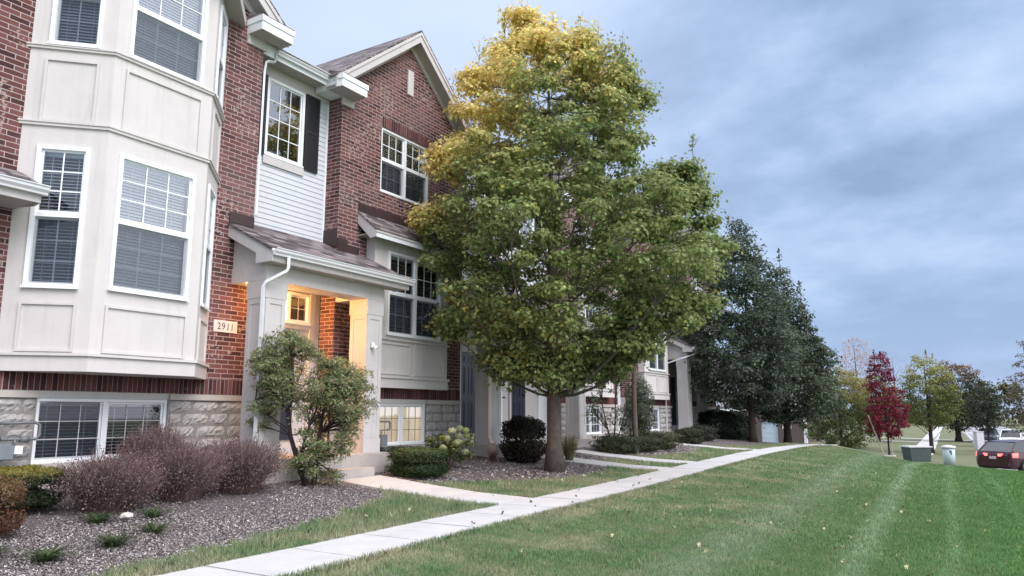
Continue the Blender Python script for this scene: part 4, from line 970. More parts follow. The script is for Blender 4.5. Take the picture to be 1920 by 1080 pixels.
# two dark pears behind
def dark_col(a, hi=1.6, amt=.22):
    def f(P, n): c = np.array([a]) * np.where(rng.random((n, 1)) > .8, hi, 1.0); return vary(c, n, amt, .07)
    return f
p2 = [(1.5, .5, .5), (2.0, 1.9, 1.4), (3.2, 2.6, 1.8), (4.2, 2.5, 1.85), (5.2, 2.1, 1.6), (6.2, 1.75, 1.25), (7.1, 1.4, .85), (8.0, 1.0, .4), (8.7, .55, .05)]
tree('pear_tree', 'tall dark green pear tree standing closest behind the maple', 'tree', (-7.7, 31.0, .20), p2, 300, 130, .40, .115, dark_col([.088, .114, .080]), .15, OVAL, 'bark_dark', .42, seed=8, inner=.3, flat=.9, group='dark pear trees', spires=[(-.5, 8.5, 9.1, 40), (-.1, 8.4, 9.0, 30), (-1.1, 8.2, 8.8, 30)])
p3 = [(1.0, .6, .7), (1.5, 2.0, 2.1), (3.0, 2.3, 2.1), (4.2, 1.8, 1.65), (5.4, 1.3, 1.15), (6.5, .85, .65), (7.6, .25, .15)]
tree('pear_tree', 'low-branching dark pear tree, further right and lower than its neighbour', 'tree', (-7.2, 35.1, -.12), p3, 300, 120, .42, .12, dark_col([.082, .106, .070]), .17, OVAL, 'bark_dark', .44, seed=9, inner=.3, flat=.85, group='dark pear trees', spires=[(.1, 7.9, 8.5, 40), (.9, 6.6, 7.1, 30)])

# viburnum in front of the lit porch
def shrub_tree(name, label, cat, base, stems, C, R, nl, size, colf, shape, leafn=.6, twigs=3):
    e = empty(name, base, label, cat); mb = MB(); b = np.array(base)
    C = np.array(C, dtype=float)
    for s in stems: mb.tube([b + np.array(q[:3]) for q in s], [q[3] for q in s], 7, cap=False)
    tips = [b + np.array(q[:3]) for s in stems for q in s[1:]]
    for c in C:
        s = min(tips, key=lambda t: np.linalg.norm((t - c) * np.array([1, 1, .7])) + (10 if t[2] > c[2] else 0))
        mid = (s + c) / 2 + np.array([random.uniform(-.05, .05), random.uniform(-.05, .05), .02]); mb.tube([s, mid, c], [.012, .008, .003], 4, cap=False)
        for _ in range(twigs): mb.tube([mid, c + np.array([random.uniform(-1, 1), random.uniform(-1, 1), random.uniform(0, 1)]) * R * .8], [.005, .002], 3, cap=False)
    mb.build('stems', M['bark_dark'], e, smooth=True)
    Rr = R * rng.uniform(.7, 1.25, len(C)); P, Nn = clump_points(C, Rr, nl, .9, up=.6, shell=.3); n = len(P)
    np_mesh('foliage', leaf_geo(P, Nn * leafn + rng.normal(size=(n, 3)) * .6, size * rng.uniform(.6, 1.3, n), shape), len(shape), M['leaf'], e, colf(P, n))
    return e
VB = np.array([-8.97, 8.63, .23]); Rv = np.array([.8526, .5225, 0]); Dv = np.array([-.5225, .8526, 0])
def at(b, r, z, d=0): return np.array(b) * np.array([1, 1, 0]) + Rv * r + Dv * d + np.array([0, 0, z])
vr = random.Random(4); vc = []
for _ in range(2000):
    r, z, d = vr.uniform(-1.0, .9), vr.uniform(.25, 2.55), vr.uniform(-.42, .42)
    lobeA = ((r + .48) / .56) ** 2 + ((z - 2.0) / .58) ** 2 + (d / .45) ** 2 < 1
    lobeB = ((r - .30) / .62) ** 2 + ((z - 1.55) / .62) ** 2 + (d / .45) ** 2 < 1
    lobeC = ((r - .25) / .45) ** 2 + ((z - .95) / .38) ** 2 + (d / .4) ** 2 < 1
    lobeD = ((r + .85) / .20) ** 2 + ((z - 1.3) / .22) ** 2 + (d / .2) ** 2 < 1
    lobeE = ((r - .05) / .42) ** 2 + ((z - .50) / .34) ** 2 + (d / .4) ** 2 < 1 and vr.random() < .35
    if not (lobeA or lobeB or lobeC or lobeD or lobeE): continue
    if math.sin(r * 6.1 + z * 3.0) + math.sin(z * 5.3 - r * 2 + d * 4) < -.75: continue
    c = at(VB, r, z, d)
    if all(np.linalg.norm(c - o_) > .15 for o_ in vc): vc.append(c)
def vib_col(P, n):
    c = np.where(rng.random((n, 1)) > .35, np.array([[.235, .29, .135]]), np.array([[.31, .31, .18]])); c = np.where(rng.random((n, 1)) > .93, np.array([[.30, .22, .14]]), c); return vary(c, n, .22, .07)
def st(pts): return [(*(Rv * r + Dv * d)[:2], z, w) for r, z, d, w in pts]
shrub_tree('viburnum_shrub', 'tall loose green shrub on bent dark stems before the lit porch', 'shrub', tuple(VB),
    [st([(-.08, -.05, 0, .055), (-.22, .30, 0, .042), (-.38, .75, .02, .035), (-.42, 1.1, 0, .032), (-.36, 1.5, .05, .026), (-.42, 2.0, 0, .014), (-.5, 2.35, 0, .006)]),
     st([(.02, -.05, .05, .045), (.03, .35, .05, .038), (.08, .8, .05, .028), (.15, 1.3, .03, .02), (.25, 1.8, 0, .008)]),
     st([(-.08, 0, -.05, .03), (-.15, .5, -.1, .022), (-.05, .9, -.1, .018), (.1, 1.3, -.1, .01)]),
     st([(-.42, 1.1, 0, .022), (-.62, 1.35, -.05, .016), (-.72, 1.7, -.1, .010), (-.65, 2.1, -.05, .006)]),
     st([(-.40, .85, 0, .016), (-.7, 1.05, -.05, .011), (-.92, 1.3, -.1, .006)])],
    vc, .15, 135, .060, vib_col, NARROW)

# twiggy purple-brown spiraea mounds
def spirea(label, b, rad, h, seed):
    e = empty('spirea_bush', b, label, 'shrub', 'twiggy spirea bushes under the bay window'); r_ = np.random.default_rng(seed); V = []; Cc = []; tips = []
    b = np.array(b)
    n = 1150
    for i in range(n):
        a = r_.uniform(0, 2 * PI); sp0 = r_.random() ** .5 * .38 * rad; s = b + np.array([math.cos(a) * sp0, math.sin(a) * sp0, -.02])
        out = r_.random() ** .6 * rad; a2 = a + r_.normal(0, .45); hh = (1.22 if i % 17 == 0 else 1) * h * (1.02 - .30 * (out / rad) ** 2.2) * r_.uniform(.55, 1.08) * (1 + .10 * math.sin(a * 3 + seed * 2) * out / rad)
        t = b + np.array([math.cos(a2) * out, math.sin(a2) * out, hh]); m_ = s * .5 + t * .5 + np.array([0, 0, .10 * h]) + r_.normal(0, .02, 3)
        w = r_.uniform(.0018, .004); side = np.array([-Dv[1], Dv[0], 0]) * w
        pts = [s, (s + m_) / 2, m_, (m_ + t) / 2 + r_.normal(0, .012, 3), t]
        g = r_.random(); c = np.array([.075, .047, .050]) * (1 - g) + np.array([.215, .150, .145]) * g
        for p, q in zip(pts[:-1], pts[1:]):
            V += [p - side, p + side, q + side * .8, q - side * .8]; Cc.append(c)
        tips += [pts[-1], pts[-2], (pts[-2] + pts[-1]) / 2]
        for _ in range(2):
            p = pts[-2] * r_.random() + t * 0; p = m_ + (t - m_) * r_.random(); q = p + r_.normal(0, .07, 3) + np.array([0, 0, .07]); V += [p - side * .6, p + side * .6, q + side * .4, q - side * .4]; Cc.append(c * 1.1); tips.append(q)
    np_mesh('twigs', np.array(V), 4, M['twig'], e, np.array(Cc))
    tips = np.array(tips); k = r_.integers(0, len(tips), 7500); P = tips[k] + r_.normal(0, .035, (len(k), 3)) * np.array([1, 1, .8]); P[:, 2] -= r_.random(len(k)) ** 2 * h * .45; P = P[P[:, 2] > b[2] + .06]; n = len(P)
    g = r_.random((n, 1)); c = np.array([[.13, .088, .085]]) * (1 - g) + np.array([[.28, .20, .175]]) * g; c = np.where(r_.random((n, 1)) > .96, np.array([[.45, .36, .30]]), c)
    np_mesh('leaves', leaf_geo(P, r_.normal(size=(n, 3)) + np.array([0, 0, .3]), .023 * r_.uniform(.6, 1.4, n), OVAL), 6, M['leaf'], e, vary(c, n, .2, .06))
spirea('twiggy purple-brown bush below the basement window, nearest the camera', (-8.98, 5.36, .19), .66, .60, 1)
spirea('twiggy brown bush in the middle of three under the bay window', (-9.12, 6.42, .22), .64, .66, 2)
spirea('twiggy brown bush beside the bent stems of the tall shrub', (-9.15, 7.42, .23), .66, .66, 3)
spirea('sparse twiggy bush pressed to the stone wall behind the other bushes', (-9.95, 6.55, .28), .5, .82, 4)

# clipped shrubs
def clipped(name, label, b, rx, ry, h, n, size, colf, shape=NARROW, flat_top=.6, rough=.05, group=None, cat='shrub', zc=None, lowcut=.0):
    e = empty(name, b, label, cat, group); d = rng.normal(size=(n, 3)); d /= np.linalg.norm(d, axis=1)[:, None]
    s = np.sign(d) * np.abs(d) ** np.array([.8, .8, flat_top])
    bump_ = 1 + rough * (np.sin(d[:, 0] * 7 + b[0]) * np.sin(d[:, 1] * 8 + b[1]) + np.sin(d[:, 2] * 9 + d[:, 0] * 5)) + rng.normal(0, .03, n)
    k = (1 - .45 * rng.random(n) ** 2.2)
    P = s * np.array([rx, ry, h / 2]) * (bump_ * k)[:, None] + np.array(b) + np.array([0, 0, h / 2 + lowcut]); P[:, 2] = np.maximum(P[:, 2], b[2] + .01)
    Nn = d + rng.normal(0, .45, (n, 3)) + np.array([0, 0, .25])
    mb = MB()
    for _ in range(9):
        a = random.uniform(0, 6.28); mb.tube([(b[0], b[1], b[2] - .05), (b[0] + math.cos(a) * rx * .3, b[1] + math.sin(a) * ry * .3, b[2] + h * .35), (b[0] + math.cos(a) * rx * .6, b[1] + math.sin(a) * ry * .6, b[2] + h * .7)], [.02, .013, .006], 4, cap=False)
    mb.build('stems', M['bark_dark'], e)
    np_mesh('foliage', leaf_geo(P, Nn, size * rng.uniform(.6, 1.35, n), shape), len(shape), M['leaf'], e, colf(P, n)); return e
def two(a, b, pr=.5, amt=.2):
    def f(P, n): return vary(np.where(rng.random((n, 1)) < pr, np.array([a]), np.array([b])), n, amt, .06)
    return f
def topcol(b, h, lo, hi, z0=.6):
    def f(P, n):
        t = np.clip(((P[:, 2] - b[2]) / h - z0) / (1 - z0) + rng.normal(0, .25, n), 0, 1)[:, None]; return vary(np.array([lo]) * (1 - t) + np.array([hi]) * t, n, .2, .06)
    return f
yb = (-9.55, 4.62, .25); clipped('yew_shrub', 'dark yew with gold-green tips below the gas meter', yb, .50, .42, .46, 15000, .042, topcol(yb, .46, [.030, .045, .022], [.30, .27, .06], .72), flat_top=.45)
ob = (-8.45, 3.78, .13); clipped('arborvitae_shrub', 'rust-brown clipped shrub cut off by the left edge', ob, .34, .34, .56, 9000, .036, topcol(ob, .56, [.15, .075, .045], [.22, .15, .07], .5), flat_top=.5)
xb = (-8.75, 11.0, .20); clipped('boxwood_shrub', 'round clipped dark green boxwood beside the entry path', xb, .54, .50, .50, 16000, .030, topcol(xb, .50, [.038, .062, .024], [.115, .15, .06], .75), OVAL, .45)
clipped('juniper_shrub', 'low dark green juniper behind the clipped boxwood', (-9.55, 11.55, .30), .50, .40, .40, 8000, .032, two([.022, .042, .022], [.05, .085, .035]), NARROW, .5)
clipped('barberry_shrub', 'dark burgundy-green rounded shrub left of the maple trunk', (-8.72, 14.72, .24), .46, .48, 1.0, 11000, .055, two([.030, .022, .020], [.045, .040, .026], .5, .3), OVAL, .6, .06)
# hydrangea
hb = (-9.0, 12.25, .24)
e = empty('hydrangea', hb, 'hydrangea with pale cream flower heads beside the boxwood', 'shrub')
C = np.array([[hb[0] + random.uniform(-.4, .4), hb[1] + random.uniform(-.42, .42), hb[2] + random.uniform(.12, .62)] for _ in range(34)])
P, Nn = clump_points(C, np.full(len(C), .12), 34, .8); n = len(P)
np_mesh('foliage', leaf_geo(P, Nn, .075 * rng.uniform(.7, 1.3, n), OVAL), 6, M['leaf'], e, two([.10, .14, .045], [.24, .25, .08], .5)(P, n))
mb = MB()
for c in C: mb.tube([(hb[0], hb[1], hb[2] - .05), ((c[0] + hb[0]) / 2, (c[1] + hb[1]) / 2, c[2] * .6 + .1), tuple(c)], [.008, .006, .004], 4, cap=False)
mb.build('stems', M['bark_dark'], e)
hr_ = random.Random(3)
for k in range(14):
    a = hr_.uniform(-1.2, 1.9); rr = hr_.uniform(.15, .46); c = np.array([hb[0] + math.cos(a) * rr, hb[1] + math.sin(a) * rr, hb[2] + hr_.uniform(.30, .82)])
    d = rng.normal(size=(260, 3)); d /= np.linalg.norm(d, axis=1)[:, None]; P = c + d * np.array([.075, .075, .06]) * rng.uniform(.8, 1.05, (260, 1))
    np_mesh('flower_head', leaf_geo(P, d + rng.normal(0, .3, d.shape), .024 * rng.uniform(.7, 1.3, 260), OVAL), 6, M['leaf'], e, vary([.55, .56, .34] if k % 3 else [.42, .46, .22], 260, .1, .04))
# ornamental grass and reddish stems by the slab
def tuft(name, label, b, n, h, spread, cols, w=.006, cat='plant', group=None, arch=.6):
    e = empty(name, b, label, cat, group); V = []; Cc = []
    for _ in range(n):
        a = random.uniform(0, 6.28); r0 = random.uniform(0, spread * .25); L_ = h * random.uniform(.6, 1.1); o_ = spread * random.uniform(.3, 1); s = np.array(b) + np.array([math.cos(a) * r0, math.sin(a) * r0, -.01])
        pts = [s + np.array([math.cos(a) * o_ * t ** 1.6, math.sin(a) * o_ * t ** 1.6, L_ * (t - arch * t ** 2.6 * .6)]) for t in (0, .35, .7, 1)]; sd = np.array([-math.sin(a), math.cos(a), 0]) * w / 2; c = np.array(random.choice(cols)) * random.uniform(.75, 1.3)
        for i, (p, q) in enumerate(zip(pts[:-1], pts[1:])): k0, k1 = (1, .9, .6, .1)[i], (1, .9, .6, .1)[i + 1]; V += [p - sd * k0, p + sd * k0, q + sd * k1, q - sd * k1]; Cc.append(c)
    np_mesh('blades', np.array(V), 4, M['leaf'], e, np.clip(np.array(Cc), 0, 1)); return e
tuft('ornamental_grass', 'upright tawny ornamental grass right of the maple trunk', (-8.25, 16.05, .22), 620, .72, .36, [(.20, .17, .09), (.12, .13, .06), (.28, .22, .13)], .008, arch=.25)
for k, (x, y) in enumerate([(-7.37, 4.5), (-8.45, 4.95), (-7.22, 3.78), (-7.6, 3.45), (-8.35, 5.55), (-7.66, 5.12)]):
    tuft('daylily_clump', ['green strap-leaved clump nearest the grass edge of the mulch bed', 'green clump at the foot of the nearest twiggy bush', 'leafy clump near the lower left corner of the photo', 'strap-leaved clump cut off by the left edge of the photo', 'small green clump beside the pale rock', 'faint low green clump right of the pale rock'][k], (x, y, g1_(x, y) + .01), [150, 110, 150, 130, 70, 80][k], .24, .34, [(.055, .085, .035), (.095, .13, .055), (.04, .065, .03)], .013, 'plant', 'strap-leaved clumps in the front bed', .9)
tuft('red_stemmed_plant', 'low reddish-brown stems at the foot of the second porch slab', (-9.2, 14.2, .28), 160, .34, .22, [(.16, .08, .07), (.12, .07, .06)], .006, arch=.3)
tuft('red_stemmed_plant', 'reddish-brown withered plant between boxwood and hydrangea', (-8.7, 11.75, .22), 160, .22, .20, [(.15, .07, .06), (.10, .06, .05)], .008, arch=.4)
# rock
mb = MB(); rb = (-8.35, 5.22, .165)
V = []
for i in range(7):
    for j in range(10):
        a = 2 * PI * j / 10; t = PI * i / 12; r = (1 + .15 * math.sin(3 * a + i)) ; V.append((rb[0] + .055 * r * math.sin(t) * math.cos(a), rb[1] + .08 * r * math.sin(t) * math.sin(a), rb[2] + .05 * math.cos(t)))
mb.v = V; mb.f = [(i * 10 + j, (i + 1) * 10 + j, (i + 1) * 10 + (j + 1) % 10, i * 10 + (j + 1) % 10) for i in range(6) for j in range(10)]; mb.m = [0] * len(mb.f)
tag(mb.build('rock', M['rock'], smooth=False), 'small pale rock lying on the mulch before the twiggy bushes', 'rock')

# shrubs before the far units
def lowfoliage(b, R, n, h): return np.array([[b[0] + random.gauss(0, R * .5), b[1] + random.gauss(0, R * .5), b[2] + random.uniform(.12, h)] for _ in range(n)])
tb = (-8.6, 19.4, .28)
C = [at(tb, random.uniform(-.75, .55), random.uniform(.75, 2.35), random.uniform(-.3, .3)) for _ in range(34)]
shrub_tree('serviceberry', 'thin multi-stemmed grey-green shrub before the far basement window', 'shrub', tb,
    [st([(0, 0, 0, .03), (-.15, .6, 0, .022), (-.3, 1.3, 0, .014), (-.4, 2.1, 0, .006)]), st([(0, 0, 0, .026), (.05, .7, 0, .02), (.1, 1.5, .1, .012), (.1, 2.3, 0, .005)]), st([(0, 0, 0, .02), (.2, .6, 0, .015), (.4, 1.3, 0, .01), (.5, 2.0, 0, .005)])], C, .18, 34, .06, two([.11, .13, .09], [.19, .20, .15]), OVAL, twigs=5)
e = empty('slim_tree', (-7.9, 19.3, .22), 'slim grey trunk of a young tree rising into the maple crown', 'tree'); mb = MB(); mb.tube([(-7.9, 19.3, .1), (-7.92, 19.3, 1.6), (-7.9, 19.32, 3.4), (-7.95, 19.3, 5.0)], [.08, .07, .055, .03], 10, cap=False)
C = np.array([[-7.9 + random.gauss(0, .5), 19.3 + random.gauss(0, .5), random.uniform(3.4, 5.4)] for _ in range(26)])
for c in C: mb.tube([(-7.92, 19.3, c[2] - .6), tuple(c)], [.02, .005], 4, cap=False)
mb.build('trunk', M['bark'], e, smooth=True); P, Nn = clump_points(C, np.full(len(C), .3), 70, .8); np_mesh('crown', leaf_geo(P, Nn, .09 * rng.uniform(.7, 1.3, len(P)), OVAL), 6, M['leaf'], e, two([.06, .09, .04], [.10, .13, .05])(P, len(P)))
clipped('arborvitae', 'narrow upright grey-green arborvitae before the white corner boards', (-8.75, 21.7, .36), .42, .42, 2.1, 9000, .07, two([.055, .080, .050], [.13, .155, .10]), NARROW, 1.1, .10)
for k, (x, y, r, h, nn, lab) in enumerate([(-8.3, 18.95, .62, .50, 5200, 'spreading dark juniper below the thin multi-stemmed shrub'), (-8.2, 20.3, .6, .42, 5200, 'spreading juniper in the middle of the far bed'), (-8.15, 21.6, .62, .5, 5200, 'spreading yellow-green juniper at the foot of the arborvitae')]):
    clipped('juniper_shrub', lab, (x, y, g1_(x, y)), r, r, h, nn, .07, two([.040, .048, .032], [.085, .095, .055] if k < 2 else [.13, .14, .065]), NARROW, .8, .14, 'spreading junipers in the far bed')
clipped('boxwood_shrub', 'far clipped dark shrub below the open porch columns', (-8.3, 24.95, g1_(-8.3, 24.95)), .48, .48, .52, 5500, .05, two([.035, .042, .028], [.065, .075, .04]), OVAL, .45)
clipped('boxwood_shrub', 'darkest rounded shrub right of the open porch', (-9.2, 31.3, .26), .78, .78, 1.2, 7000, .08, two([.012, .018, .014], [.028, .036, .024]), OVAL, .6)
clipped('holly_shrub', 'speckled green shrub left of the pear trunk', (-8.9, 33.4, .10), .72, .7, 1.15, 6500, .09, two([.04, .055, .035], [.13, .16, .10]), OVAL, .6)
clipped('juniper_shrub', 'low shrub hugging the step of the open porch', (-8.7, 27.6, .33), .55, .6, .55, 4500, .07, two([.03, .035, .03], [.07, .075, .055]), NARROW, .7, .12)
# fallen leaves
m, nt, out = new_mat('fallen_leaf'); bsdf(nt, out, mixc(nt, noise(nt, pos(nt), 1.3, 1), (0.58, 0.48, 0.22), (0.60, 0.58, 0.46)), 0.7); M['fleaf'] = m
m, nt, out = new_mat('fallen_leaf_brown'); bsdf(nt, out, (0.13, 0.09, 0.055), 0.8); M['fleaf2'] = m
def leafmesh(mt, s):
    me = bpy.data.meshes.new('fallen_leaf'); v = [(x * s, y * s, .018 * math.sin(6 * x + 2 * y) + .012 * abs(x) * 3) for x, y in MAPLE]; me.from_pydata(v + [(0, .15 * s, .004)], [], [(i, (i + 1) % 14, 14) for i in range(14)]); me.materials.append(mt); return me
lm = [leafmesh(M['fleaf'], .044), leafmesh(M['fleaf2'], .048)]
lr = random.Random(21)
def fallen(x, y, z, k, label, group):
    o = bpy.data.objects.new('fallen_leaf', lm[k]); COL.objects.link(o); o.location = (x, y, z); o.rotation_euler = (lr.uniform(-.5, .5), lr.uniform(-.5, .5), lr.uniform(0, 6.28)); s = lr.uniform(.7, 1.25); o.scale = (s, s, s); tag(o, label, 'leaf', group)
nl = 0
while nl < 95:
    y = 5 + 15 * lr.random() ** 1.3; x = lr.uniform(-4.8, .6)
    if not bool(vis(np.array([x]), np.array([y]))[0]): continue
    fallen(x, y, g1_(x, y) + .045, 0 if lr.random() < .72 else 1, 'curled fallen maple leaf lying on the mown lawn', 'fallen leaves scattered on the lawn'); nl += 1
for k in range(14):
    y = lr.uniform(7.5, 15); x = lr.uniform(-5.9, -5.1); fallen(x, y, g1_(x, y) + .04, 1, 'small brown fallen leaf lying on the sidewalk', 'fallen leaves on the sidewalk')
for k in range(22):
    a_, q_ = lr.uniform(0, 6.28), lr.uniform(.25, 1.6); x, y = -7.6 + math.cos(a_) * q_, 14.1 + math.sin(a_) * q_
    if in_bed(np.array([x]), np.array([y]))[0]: fallen(x, y, g1_(x, y) + .035, k % 2, 'fallen leaf on the mulch round the maple trunk', 'fallen leaves under the maple')
for k in range(12):
    y = lr.uniform(5.5, 14.5); x = -6.3 - lr.random() * .5; fallen(x, y, g1_(x, y) + .06, 0, 'pale fallen leaf in the grass strip beside the sidewalk', 'fallen leaves in the grass strip')
# ------------------------------------------------------------------ gas meter on the stone wall
gm = empty('gas_meter', (-10.35, 4.75, .3), 'grey gas meter with bent pipes on the stone wall at the left edge', 'gas meter')
mb = MB(); mb.lathe(0, 0, [(.001, -.07), (.10, -.07), (.115, -.05), (.115, .05), (.10, .07), (.001, .07)], 18)
mb.v = [(-10.40 + z, 4.56 + x, .84 + y) for x, y, z in mb.v]; mb.box(-10.46, -10.34, 4.68, 4.90, .76, .93); mb.box(-10.45, -10.35, 4.71, 4.88, .93, .96); mb.build('meter_case', M['metalgrey'], gm, smooth=False)
mb = MB(); mb.box(-10.40, -10.325, 4.905, 5.0, .82, .92); mb.build('meter_dial', M['white'], gm)
mb = MB()
for pts in ([(-10.6, 4.78, 1.20), (-10.42, 4.80, 1.20), (-10.38, 5.14, 1.21), (-10.38, 5.20, 1.18), (-10.38, 5.21, 1.05), (-10.38, 5.17, 1.0), (-10.38, 4.40, 1.0), (-10.38, 4.0, 1.0)], [(-10.38, 4.92, 1.0), (-10.38, 4.92, .92)], [(-10.38, 4.62, 1.06), (-10.38, 4.62, .86)], [(-10.38, 4.62, .70), (-10.38, 4.62, .2)], [(-10.38, 4.35, 1.0), (-10.38, 4.35, .2)]): mb.tube(pts, .020, 10)
mb.tube([(-10.38, 4.98, 1.0), (-10.38, 5.08, 1.0)], .045, 10); mb.tube([(-10.38, 4.72, .985), (-10.38, 4.72, 1.08)], .04, 10)
mb.build('gas_pipe', M['pipe'], gm, smooth=True)
gm2 = empty('gas_meter', (-10.35, 11.95, .35), 'small grey meter with looped pipe beside the lit basement window', 'gas meter')
mb = MB(); mb.tube([(-10.58, 11.83, 1.16), (-10.42, 11.86, 1.16), (-10.40, 12.10, 1.16), (-10.40, 12.12, 1.12), (-10.40, 12.12, 1.02), (-10.40, 12.08, .99), (-10.40, 11.86, .99), (-10.40, 11.86, .5)], .02, 8); mb.build('gas_pipe', M['pipe'], gm2, smooth=True)
mb = MB(); mb.box(-10.46, -10.32, 11.78, 11.96, .66, .90); mb.build('meter_case', M['metalgrey'], gm2)

# ------------------------------------------------------------------ beyond the crest
BG = -1.8
def pt(px, py, D):
    """a point D metres ahead of the camera position, given as bearing numbers worked out beforehand"""
    return None
def strip_mesh(name, pts, w, mat, z=BG + .03):
    mb = MB()
    for (a, b) in zip(pts[:-1], pts[1:]):
        d = Vector((b[0] - a[0], b[1] - a[1], 0)).normalized(); s = Vector((-d.y, d.x, 0)) * w / 2
        za, zb = max(z, g1_(*a) + .03), max(z, g1_(*b) + .03)
        q = [(a[0] - s.x, a[1] - s.y, za), (a[0] + s.x, a[1] + s.y, za), (b[0] + s.x, b[1] + s.y, zb), (b[0] - s.x, b[1] - s.y, zb)]
        mb.hexa([(x, y, z_ - .12) for x, y, z_ in q] + q)
    o = mb.build(name, mat); tag(o, kind='structure'); return o
strip_mesh('far_sidewalk', [(-3.9, 66), (-4.6, 92), (-6.0, 140), (-7.6, 200)], 1.7, M['walk'])
strip_mesh('far_path', [(-5.5, 106.5), (-16, 112)], 1.5, M['walk'], BG + .035); strip_mesh('far_path', [(-9.5, 96), (-5.2, 95.3)], 1.2, M['walk'], BG + .035)
strip_mesh('far_path', [(-4.4, 104), (1.0, 102)], 1.6, M['walk'], BG + .034); strip_mesh('far_path', [(-10, 90), (-17, 92)], 1.4, M['walk'], BG + .035)
strip_mesh('road', [(5.6, 34), (5.3, 44), (5.0, 56), (4.0, 90), (2.0, 160), (0, 240)], 9.0, M['asphalt'], BG + .02)
strip_mesh('kerb', [(.85, 50), (.2, 78), (-.3, 90), (-1.6, 140)], .18, M['walk'], BG + .10)
strip_mesh('driveway', [(-1.2, 140), (30, 150)], 9.0, M['walk'], BG + .037)

def car(name, label, base, yaw, paint, lights=False, suv=False):
    e = empty(name, base, label, 'car'); e.rotation_euler = (0, 0, 0)
    c, s = math.cos(yaw), math.sin(yaw)
    def T(x, y, z): return (base[0] + x * c - y * s, base[1] + x * s + y * c, base[2] + z)
    W2 = .92; mb = MB()
    st = [(-2.25, .74, .34, .82), (-2.18, .86, .24, .98), (-1.95, .90, .21, 1.03), (-1.2, .92, .20, 1.0), (0, .92, .20, .97), (1.0, .92, .20, .96), (1.7, .91, .22, .90), (2.15, .86, .26, .80), (2.32, .70, .34, .62)]
    rings = []
    for x, w, z0, z1 in st:
        rings.append([(x, -w * .90, z0), (x, -w, z0 + .16), (x, -w, z0 + (z1 - z0) * .62), (x, -w * .93, z1), (x, 0, z1 + .02), (x, w * .93, z1), (x, w, z0 + (z1 - z0) * .62), (x, w, z0 + .16), (x, w * .90, z0)])
    def skin(mb, rings, closed=True):
        n = len(rings[0])
        for a, b in zip(rings[:-1], rings[1:]):
            for i in range(n if closed else n - 1): j = (i + 1) % n; mb.poly([T(*a[i]), T(*b[i]), T(*b[j]), T(*a[j])])
        mb.poly([T(*p) for p in rings[0]]); mb.poly([T(*p) for p in rings[-1]][::-1])
    skin(mb, rings); b_ = mb.build('body', paint, e, smooth=False)
    h = 1.62 if suv else 1.47
    gb = MB(); gr = [(-2.10, .70, .98, 1.0), (-1.55 if not suv else -1.85, .66, .97, h - .07), (-.9, .64, .97, h - .01), (.1, .64, .97, h), (.55, .66, .97, h - .06), (1.25, .74, .93, .97)]
    rings = [[(x, -.82, z0), (x, -w, z1), (x, 0, z1 + .02), (x, w, z1), (x, .82, z0)] for x, w, z0, z1 in gr]; skin(gb, rings); gb.build('windows', M['carglass'], e)
    rf = MB(); rr = [(x, w, z1) for x, w, z0, z1 in gr[1:5]]
    for a, b in zip(rr[:-1], rr[1:]): rf.hexa([T(a[0], -a[1] - .012, a[2] + .004), T(b[0], -b[1] - .012, b[2] + .004), T(b[0], b[1] + .012, b[2] + .004), T(a[0], a[1] + .012, a[2] + .004), T(a[0], -a[1] * .96, a[2] + .04), T(b[0], -b[1] * .96, b[2] + .04), T(b[0], b[1] * .96, b[2] + .04), T(a[0], a[1] * .96, a[2] + .04)])
    for sy in (-1, 1):
        for (i, xx) in ((1, gr[0]), (3, None)):
            pass
        rf.tube([T(-2.05, sy * .79, 1.0), T(gr[1][0], sy * .68, h - .06)], .04, 6); rf.tube([T(-.35, sy * .825, .98), T(-.35, sy * .655, h - .01)], .035, 6); rf.tube([T(1.22, sy * .80, .96), T(.55, sy * .67, h - .05)], .035, 6)
    rf.build('roof', paint, e)
    for sy in (-1, 1):
        for sx in (-1.38, 1.42):
            w = MB(); w.lathe(0, 0, [(.2, -.11), (.33, -.11), (.345, -.07), (.345, .07), (.33, .11), (.2, .11)], 22); w.v = [T(sx + x, sy * .84 + z, .335 + y) for x, y, z in w.v]; wo = w.build('wheel', M['tyre'], e)
            r = MB(); r.lathe(0, 0, [(.05, .10), (.215, .115), (.215, .12), (.05, .125)], 16)
            r.v = [T(sx + x, sy * (.84 + z) if True else 0, .335 + y) for x, y, z in r.v]; r.build('rim', M['rim'], wo)
    for sy in (-1, 1):
        t = MB(); t.hexa([T(-2.19, sy * .26, .80), T(-1.85, sy * .915, .76), T(-2.12, sy * .905, .76), T(-2.285, sy * .26, .80), T(-2.19, sy * .26, .90), T(-1.80, sy * .925, .95), T(-2.06, sy * .925, .95), T(-2.285, sy * .26, .90)]); t.build('tail_lamp', M['tail'] if lights else M['burgundy'], e)
        m_ = MB(); m_.hexa([T(.75, sy * .90, .98), T(.95, sy * .90, .98), T(.95, sy * 1.05, .99), T(.78, sy * 1.05, .99), T(.75, sy * .90, 1.10), T(.92, sy * .90, 1.10), T(.90, sy * 1.05, 1.10), T(.78, sy * 1.05, 1.10)]); m_.build('wing_mirror', paint, e)
    p = MB(); p.hexa([T(-2.285, -.16, .66), T(-2.24, -.16, .66), T(-2.24, .16, .66), T(-2.285, .16, .66), T(-2.285, -.16, .79), T(-2.24, -.16, .79), T(-2.24, .16, .79), T(-2.285, .16, .79)]); p.build('number_plate', M['plate'], e)
    bm_ = MB(); bm_.hexa([T(-2.30, -.72, .36), T(-2.1, -.90, .36), T(-2.1, .90, .36), T(-2.30, .72, .36), T(-2.30, -.72, .50), T(-2.1, -.91, .50), T(-2.1, .91, .50), T(-2.30, .72, .50)]); bm_.build('bumper', M['bluecar'] if not lights else paint, e)
    return e
